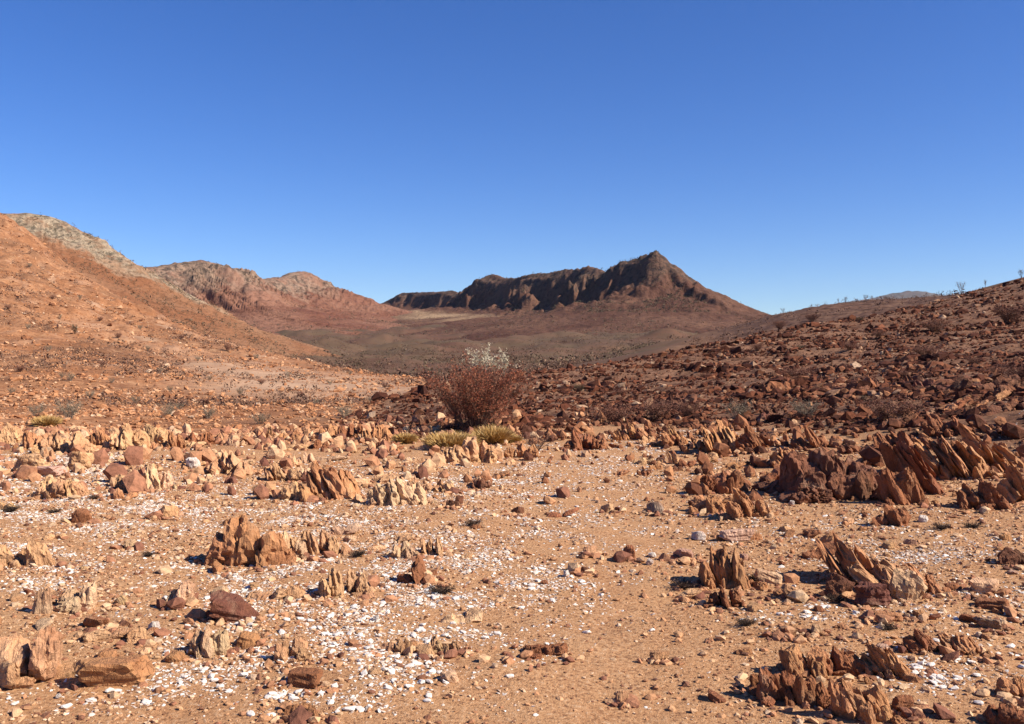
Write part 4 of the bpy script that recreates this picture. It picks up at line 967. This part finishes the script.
def tussock_geo(rng, rx, ry, h, n):
    az = rng.uniform(0, 6.283, n); q = np.sqrt(rng.uniform(0, 1, n)); b = np.stack([np.cos(az) * q * rx * .75, np.sin(az) * q * ry * .75, np.zeros(n)], 1)
    d = np.stack([np.cos(az) * q * 1.1, np.sin(az) * q * 1.1, np.full(n, .9)], 1) + rng.normal(size=(n, 3)) * .28; d[:, 2] = np.abs(d[:, 2]); d /= np.linalg.norm(d, axis=1)[:, None]
    L = h * rng.uniform(.6, 1.15, n); t = b + d * L[:, None]; e = np.cross(d, rng.normal(size=(n, 3))); e /= np.linalg.norm(e, axis=1)[:, None]
    w = .0075
    mid = b + d * L[:, None] * .55 + np.array([0, 0, .02])
    V = np.stack([b - e * w, b + e * w, mid + e * w * .8, t, mid - e * w * .8], 1).reshape(-1, 3)
    k = np.arange(n)[:, None] * 5
    return V, np.concatenate([np.concatenate([k, k + 1, k + 2], 1), np.concatenate([k, k + 2, k + 4], 1), np.concatenate([k + 4, k + 2, k + 3], 1)])
for u, v, w, h, l in ((450, 450, 44, 18, 'widest yellow spinifex tussock on the grooved outcrop below the red bush'), (493, 444, 26, 19, 'round yellow spinifex tussock at the foot of the red bush'), (473, 445, 20, 11, 'low yellow tussock between the widest and the round spinifex'),
                      (405, 444, 15, 11, 'small olive yellow tussock standing alone beside the middle rock row'), (512, 443, 15, 8, 'small dry tussock right of the round spinifex'), (44, 427, 18, 12, 'dark straw tussock behind the far rock row')):
    x, y, z = hit(u, v); k = y / F
    o = mesh_np('spinifex_tussock', *tussock_geo(np.random.default_rng(u), w * k / 2, w * k / 2.6, h * k, 4200 if w > 40 else 2400), L_STRAW); o.location = (x, y + w * k * .25, z - .01); tag(o, l, 'tussock')

# charred twiggy remains on the flat
def twig_geo(rng, n=70): return shrub_geo(rng, .10, .20, n, 7, 700, .020, .0045, low=.1, sub=2)
L_DEAD = mat_leaf('dead_leaf', [(0, (.04, .025, .02)), (1, (.14, .08, .055))])
TW = [twig_geo(np.random.default_rng(70 + i)) for i in range(3)]
for i, (u, v, w, l) in enumerate(((441, 596, 34, 'black dead shrub lying on white gravel below the single red blade'), (473, 528, 26, 'black dead twigs on the gravel below two short leaning plates'), (8, 513, 26, 'black dead twigs on the flat at the frame edge'),
        (52, 514, 18, 'small patch of dead twigs beside the one at the frame edge'), (684, 592, 34, 'grey dead twigs in front of the tall notched outcrop shadow'), (749, 629, 28, 'flattened dead twigs on bare sand below the small pointed red outcrop'),
        (757, 584, 30, 'dead twigs tucked against the tall notched outcrop'), (912, 602, 26, 'dead twigs in the hollow by the pale flat plate'), (891, 634, 26, 'dark dead shrub above the dark hollow leaning plates'), (840, 605, 30, 'dead twigs by the dark maroon block'),
        (92, 500, 18, 'tiny dead twig clump near the broad low ribbed outcrop'), (357, 558, 26, 'grey dead twigs behind the row of five upright blades'), (975, 530, 22, 'dead twigs on gravel beside the squat dark red outcrop'), (944, 531, 26, 'dead twig clump left of another beside the squat outcrop'), (146, 558, 18, 'small dead stick clump on bare sand before the big ribbed outcrop'))):
    x, y, z = hit(u, v); k = y / F; r = plant('dead_shrub', TW[i % 3], (B_BLACK, B_BLACK if i % 3 != 1 else L_DEAD), (x, y + .05, z), l, 'dead shrub', rz=i * 1.3, parts=('branches', 'dry_leaves')); s_ = w * k / .36; r.scale = (s_, s_ * .8, s_ * .8)

# shrubs of the middle ground
def shrub_set(mat, bark, n, seed, h, rad, stems, lv, ls): return [shrub_geo(np.random.default_rng(seed + i), h, rad, stems, 9, lv, ls, .009, low=.15) for i in range(n)], mat, bark
PR = {k: [plant('shrub', g, (b, m), (0, 0, -50), 'x', 'shrub') for g in gs] for k, (gs, m, b) in dict(
    rust=shrub_set(L_RUST, B_DARK, 3, 300, 1.0, .85, 44, 4200, .05), grey=shrub_set(L_GREY, B_GREY, 3, 320, 1.0, .8, 30, 1800, .05), olive=shrub_set(L_OLIVE, B_DARK, 2, 340, 1.0, .75, 26, 1600, .06)).items()}
FIRST = {id(p): True for v in PR.values() for p in v}
def put(kind, i, u, v, w, h, label, group=None, Y=None):
    src = PR[kind][i % len(PR[kind])]
    if FIRST[id(src)]: o = src; FIRST[id(src)] = False
    else: o = copy_tree(src)
    x, y, z = hit(u, v) if Y is None else Y; k = y / F
    o.location = (x, y, z - .03); o.scale = (w * k / 1.7, w * k / 1.9, h * k / 1.0); o.rotation_euler = (0, 0, (u * 7 + v) % 6.28)
    if 'group' in o: del o['group']
    return tag(o, label, 'shrub', group)
for a in (('rust', 0, 611, 424, 46, 20, 'wide reddish leafless bush nearest the red jagged outcrop'), ('rust', 1, 660, 421, 62, 22, 'long low reddish bush on the slope above the scattered orange blades'), ('rust', 2, 690, 419, 30, 18, 'small reddish bush at the end of the long low one'),
          ('grey', 0, 736, 420, 44, 22, 'straw grey dry bush above the spiky leaning outcrop'), ('rust', 0, 890, 423, 66, 26, 'wide reddish bush on the slope above the big dark mound'), ('grey', 1, 806, 418, 40, 20, 'straw coloured bush behind the sharp red fins'),
          ('rust', 1, 798, 380, 36, 13, 'reddish bush halfway up the rocky slope'), ('rust', 2, 1008, 325, 44, 20, 'dark bush near the top of the rocky slope at the frame edge'), ('rust', 0, 935, 332, 36, 13, 'dark bush below the crest of the rocky slope'),
          ('rust', 1, 925, 358, 36, 12, 'brown bush midway on the rocky slope below the crest bush'), ('rust', 2, 1015, 385, 50, 20, 'brown bush low on the rocky slope at the frame edge'),
          ('grey', 0, 70, 419, 44, 20, 'grey brown dry bush behind the slanted outcrop of the far row'), ('grey', 1, 36, 417, 24, 14, 'small dry bush left of the grey brown one behind the far row'), ('grey', 2, 168, 418, 26, 16, 'thin dry bush behind the orange outcrop of the far row'),
          ('grey', 0, 208, 419, 22, 12, 'low grey bush behind the gap in the far rock row'), ('grey', 1, 260, 424, 32, 12, 'low dry bush behind the start of the middle rock row'), ('grey', 2, 345, 418, 24, 14, 'grey bush on stones behind the middle rock row'),
          ('rust', 0, 425, 425, 24, 12, 'small rust coloured bush left of the big red bush'), ('olive', 0, 570, 378, 0.1, .1, 'x')):
    if a[-1] != 'x': put(*a)
rg = np.random.default_rng(9)
PTS = [(75, 335, 11, 10), (71, 381, 14, 9), (62, 378, 10, 6), (103, 366, 10, 5), (170, 392, 10, 6), (198, 361, 9, 5), (228, 352, 9, 9), (256, 360, 9, 6), (160, 374, 8, 6), (118, 340, 8, 6), (48, 352, 9, 7), (28, 330, 9, 6), (20, 372, 11, 7), (136, 404, 14, 9), (240, 395, 12, 7), (300, 398, 10, 7), (330, 385, 9, 6), (288, 377, 9, 6), (205, 405, 12, 7), (90, 398, 14, 8), (12, 395, 12, 8), (52, 300, 7, 5), (30, 268, 6, 4), (80, 300, 7, 5), (100, 322, 7, 5), (140, 330, 7, 5), (148, 352, 8, 6), (182, 340, 7, 5), (270, 345, 7, 5), (350, 375, 8, 5), (385, 388, 9, 5), (316, 405, 12, 7), (60, 320, 7, 5), (8, 310, 8, 5), (112, 384, 9, 6), (210, 380, 9, 5), (262, 384, 10, 5), (180, 410, 12, 8), (370, 402, 10, 6)]
for i, (u, v, w, h) in enumerate(PTS):
    if i == 0: put('olive', 0, u, v, w, h, 'darkest small bush standing alone high on the orange hillside')
    else: put('grey' if i % 3 else 'rust', i, u, v, w, h, 'small dry bush dotted on the orange hillside', 'small bushes on the orange hillside')
for i, (u, v) in enumerate([(580, 392), (705, 378), (758, 352), (850, 350), (868, 402), (906, 378), (975, 365), (880, 338), (800, 350), (690, 395), (620, 395), (945, 318), (860, 322), (812, 322), (780, 330)]):
    h = rg.uniform(5, 8.5); put('rust' if i % 4 else 'olive', i, u, v, h * 2.6, h, 'small brown bush among the rubble of the rocky slope', 'small bushes on the rocky slope')

# thin bare trees standing along the skyline
def tree_geo(rng): return shrub_geo(rng, 3.0, .95, 6, 9, 260, .12, .05, low=.3, sub=2)
TR = [plant('bare_tree', tree_geo(np.random.default_rng(500 + i)), (B_DARK, L_GREY), (0, 0, -60), 'x', 'tree', parts=('trunk', 'crown')) for i in range(3)]
used_t = [False] * 3
def crest(u, ymax, ymin=60):
    Y = np.linspace(ymin, ymax, 500); x = (u - 512) / F * Y; zz = H(x, Y); i = np.argmax((zz - CAM_Z) / Y); return x[i], Y[i], zz[i]
for i, (u, h, l, gl) in enumerate(((961, 14, 'tallest thin bare tree standing alone on the rocky slope crest', None), (1021, 10, 'thin bare tree on the crest at the frame edge', None), (985, 8, 'low bare tree on the crest between the tallest and the edge one', None), (865, 7, 's', 1), (845, 7, 's', 1), (838, 5, 's', 1), (783, 6, 's', 1), (872, 5, 's', 1))):
    x, y, z = crest(u, 330); k = y / F; j = i % 3
    o = TR[j] if not used_t[j] else copy_tree(TR[j]); used_t[j] = True
    if 'group' in o: del o['group']
    o.location = (x, y, z - .1); s_ = h * k / 3.0; o.scale = (s_ * 1.15, s_ * 1.15, s_); o.rotation_euler = (0, 0, i)
    tag(o, 'small bare tree on the brown spur skyline' if gl else l, 'tree', 'bare trees on the spur skyline' if gl else None)

# ---- scrub too many to count
def scrub(name, pts, h, w, mat, seed, nl=16, label='', leaf=.42):
    r = np.random.default_rng(seed); n = len(pts); az = r.uniform(0, 6.28, (n, nl)); q = np.sqrt(r.uniform(0, 1, (n, nl))); t = r.uniform(.1, 1, (n, nl))
    dome = np.sqrt(np.maximum(1 - (t - .35) ** 2 * 1.8, .1))
    c_ = np.stack([np.cos(az) * q * dome * w[:, None] * .5, np.sin(az) * q * dome * w[:, None] * .5, t * h[:, None]], 2) + pts[:, None]
    s_ = np.repeat((w * leaf)[:, None], nl, 1).ravel()
    V, Fc = leaves_geo(r, c_.reshape(-1, 3), s_, .7)
    tag(mesh_np(name, V, Fc, mat), label, 'scrub', kind='stuff')
pts, r = ground_pts(110000, 95, 1100, 201, .5, True); A, D, V = zones(*pts.T)
uu = 512 + F * pts[:, 0] / pts[:, 1]; rr_ = np.hypot(pts[:, 0], pts[:, 1])
far_ = np.interp(uu, [0, 200, 300, 400, 450, 520, 620, 700, 770, 850], [520, 330, 240, 170, 130, 165, 220, 340, 450, 600])
kp = (V > .5) & (rr_ > far_) & (r.uniform(size=len(pts)) < .25 + .75 * smooth(-.25, .3, fbm(pts[:, 0] / 45, pts[:, 1] / 70, 3, 4))); pts = pts[kp]; n = len(pts)
h = np.exp(r.normal(math.log(.75), .45, n)).clip(.3, 2.4)
mk = fbm(pts[:, 0] / 60, pts[:, 1] / 110, 12, 3) + r.normal(size=n) * .25 > .02
L_VBR = mat_leaf('brown_scrub_leaf', [(0, (.075, .042, .03)), (.4, (.14, .08, .055)), (.8, (.20, .10, .065)), (1, (.26, .17, .11))])
for m_, mt_, lb_, sd_ in ((mk, L_SCRUB, 'low grey olive scrub covering the valley floor', 202), (~mk, L_VBR, 'low brown scrub covering the valley floor', 203)):
    k_ = int(m_.sum()); scrub('valley_scrub', pts[m_], h[m_], h[m_] * np.random.default_rng(sd_).uniform(1.0, 1.9, k_), mt_, sd_, 18, lb_, .17)
pts, r = ground_pts(9000, 165, 420, 231, .66, True); uu = 512 + F * pts[:, 0] / pts[:, 1]; pts = pts[(uu > 690) & (fbm(pts[:, 0] / 18, pts[:, 1] / 30, 2, 3) > -.15)]; n = len(pts)
h = np.exp(r.normal(math.log(.6), .4, n)).clip(.25, 1.5)
scrub('spur_scrub', pts, h, h * r.uniform(1, 1.8, n), L_VBR, 232, 16, 'dark brown scrub covering the low spur behind the rocky slope', .2)
def mscrub(mt, n, seed, dmin, dmax, hm, mat, label, wfun=None, only=None):
    r = np.random.default_rng(seed); Vt, dr, sd, si = mt; ok = (dr > dmin) & (dr < dmax)
    if only is not None: ok &= only(Vt, sd, si)
    ix = np.flatnonzero(ok); wt = 1 / (np.hypot(Vt[ix, 0], Vt[ix, 1])) * (.15 + smooth(-.1, .4, fbm(Vt[ix, 0] / 60, Vt[ix, 1] / 60, 4, 4))); ix = r.choice(ix, size=n, p=wt / wt.sum())
    pts = Vt[ix] + r.normal(size=(n, 3)) * [1.0, 1.0, 0]; pts[:, 2] -= .4
    h = np.exp(r.normal(math.log(hm), .35, n)); scrub('mountain_scrub', pts, h, h * r.uniform(.9, 1.5, n), mat, seed + 1, 8, label, .30)
mscrub(MT_C, 4600, 211, .01, .8, 1.5, L_OLIVE, 'dark trees and scrub clinging to the cliffs of the peaked ridge', only=lambda V, sd, si: si < 17.2)
mscrub(MT_C, 5000, 213, .5, 1.02, 1.2, L_SCRUB, 'dry scrub on the lower slopes of the peaked ridge')
mscrub(MT_F, 2600, 215, .02, .5, 1.2, L_OLIVE, 'dark scrub on the top of the rounded red ridge')
mscrub(MT_F, 4500, 217, .4, 1.02, 1.5, L_SCRUB, 'dry scrub on the lower slopes of the rounded red ridge')
mscrub(MT_B, 1300, 219, .04, .5, .8, L_OLIVE, 'dark scrub on the grey capped hill shoulder')
mscrub(MT_B, 2400, 221, .3, 1.0, .9, L_SCRUB, 'dry scrub below the grey capped hill shoulder')

for v_ in PR.values():
    for p_ in v_:
        if FIRST[id(p_)]:
            for ch in list(p_.children): bpy.data.objects.remove(ch)
            bpy.data.objects.remove(p_)

pts, r = ground_pts(34000, 36, 340, 241, .66, True); A, D, V = zones(*pts.T); pts = pts[(A > .6) & (r.uniform(size=len(pts)) > .85 * apron_w(pts[:, 0], pts[:, 1])) & (fbm(pts[:, 0] / 14, pts[:, 1] / 20, 2, 4) + r.normal(size=len(pts)) * .15 > .06)]; n = len(pts)
h = np.exp(r.normal(math.log(.26), .4, n)).clip(.1, .7) * np.interp(pts[:, 1], [40, 120, 300], [.6, 1.1, 2.0])
scrub('hill_scrub', pts, h, h * r.uniform(1.2, 2.2, n), L_VBR, 242, 14, 'low dry scrub sprinkled over the orange hillside', .2)

# ---- the air
def haze():
    x0, x1, y0, y1, z0, z1 = -7000, 7000, -400, 11500, -260, 900
    V = [(x, y, z) for z in (z0, z1) for x, y in ((x0, y0), (x1, y0), (x1, y1), (x0, y1))]
    m = bpy.data.materials.new('thin_air'); m.use_nodes = True; nt = m.node_tree; nt.nodes.remove(nt.nodes['Principled BSDF'])
    pv = nt.nodes.new('ShaderNodeVolumePrincipled'); pv.inputs['Density'].default_value = 1.9e-5; pv.inputs['Color'].default_value = (.62, .74, .95, 1); pv.inputs['Anisotropy'].default_value = .2
    nt.links.new(pv.outputs[0], nt.nodes['Material Output'].inputs['Volume'])
    o = mesh_np('haze', V, [(3, 2, 1, 0), (4, 5, 6, 7), (0, 1, 5, 4), (1, 2, 6, 5), (2, 3, 7, 6), (3, 0, 4, 7)], m)
    tag(o, 'thin dry air that turns the farthest hill blue', 'haze', kind='stuff')
haze()
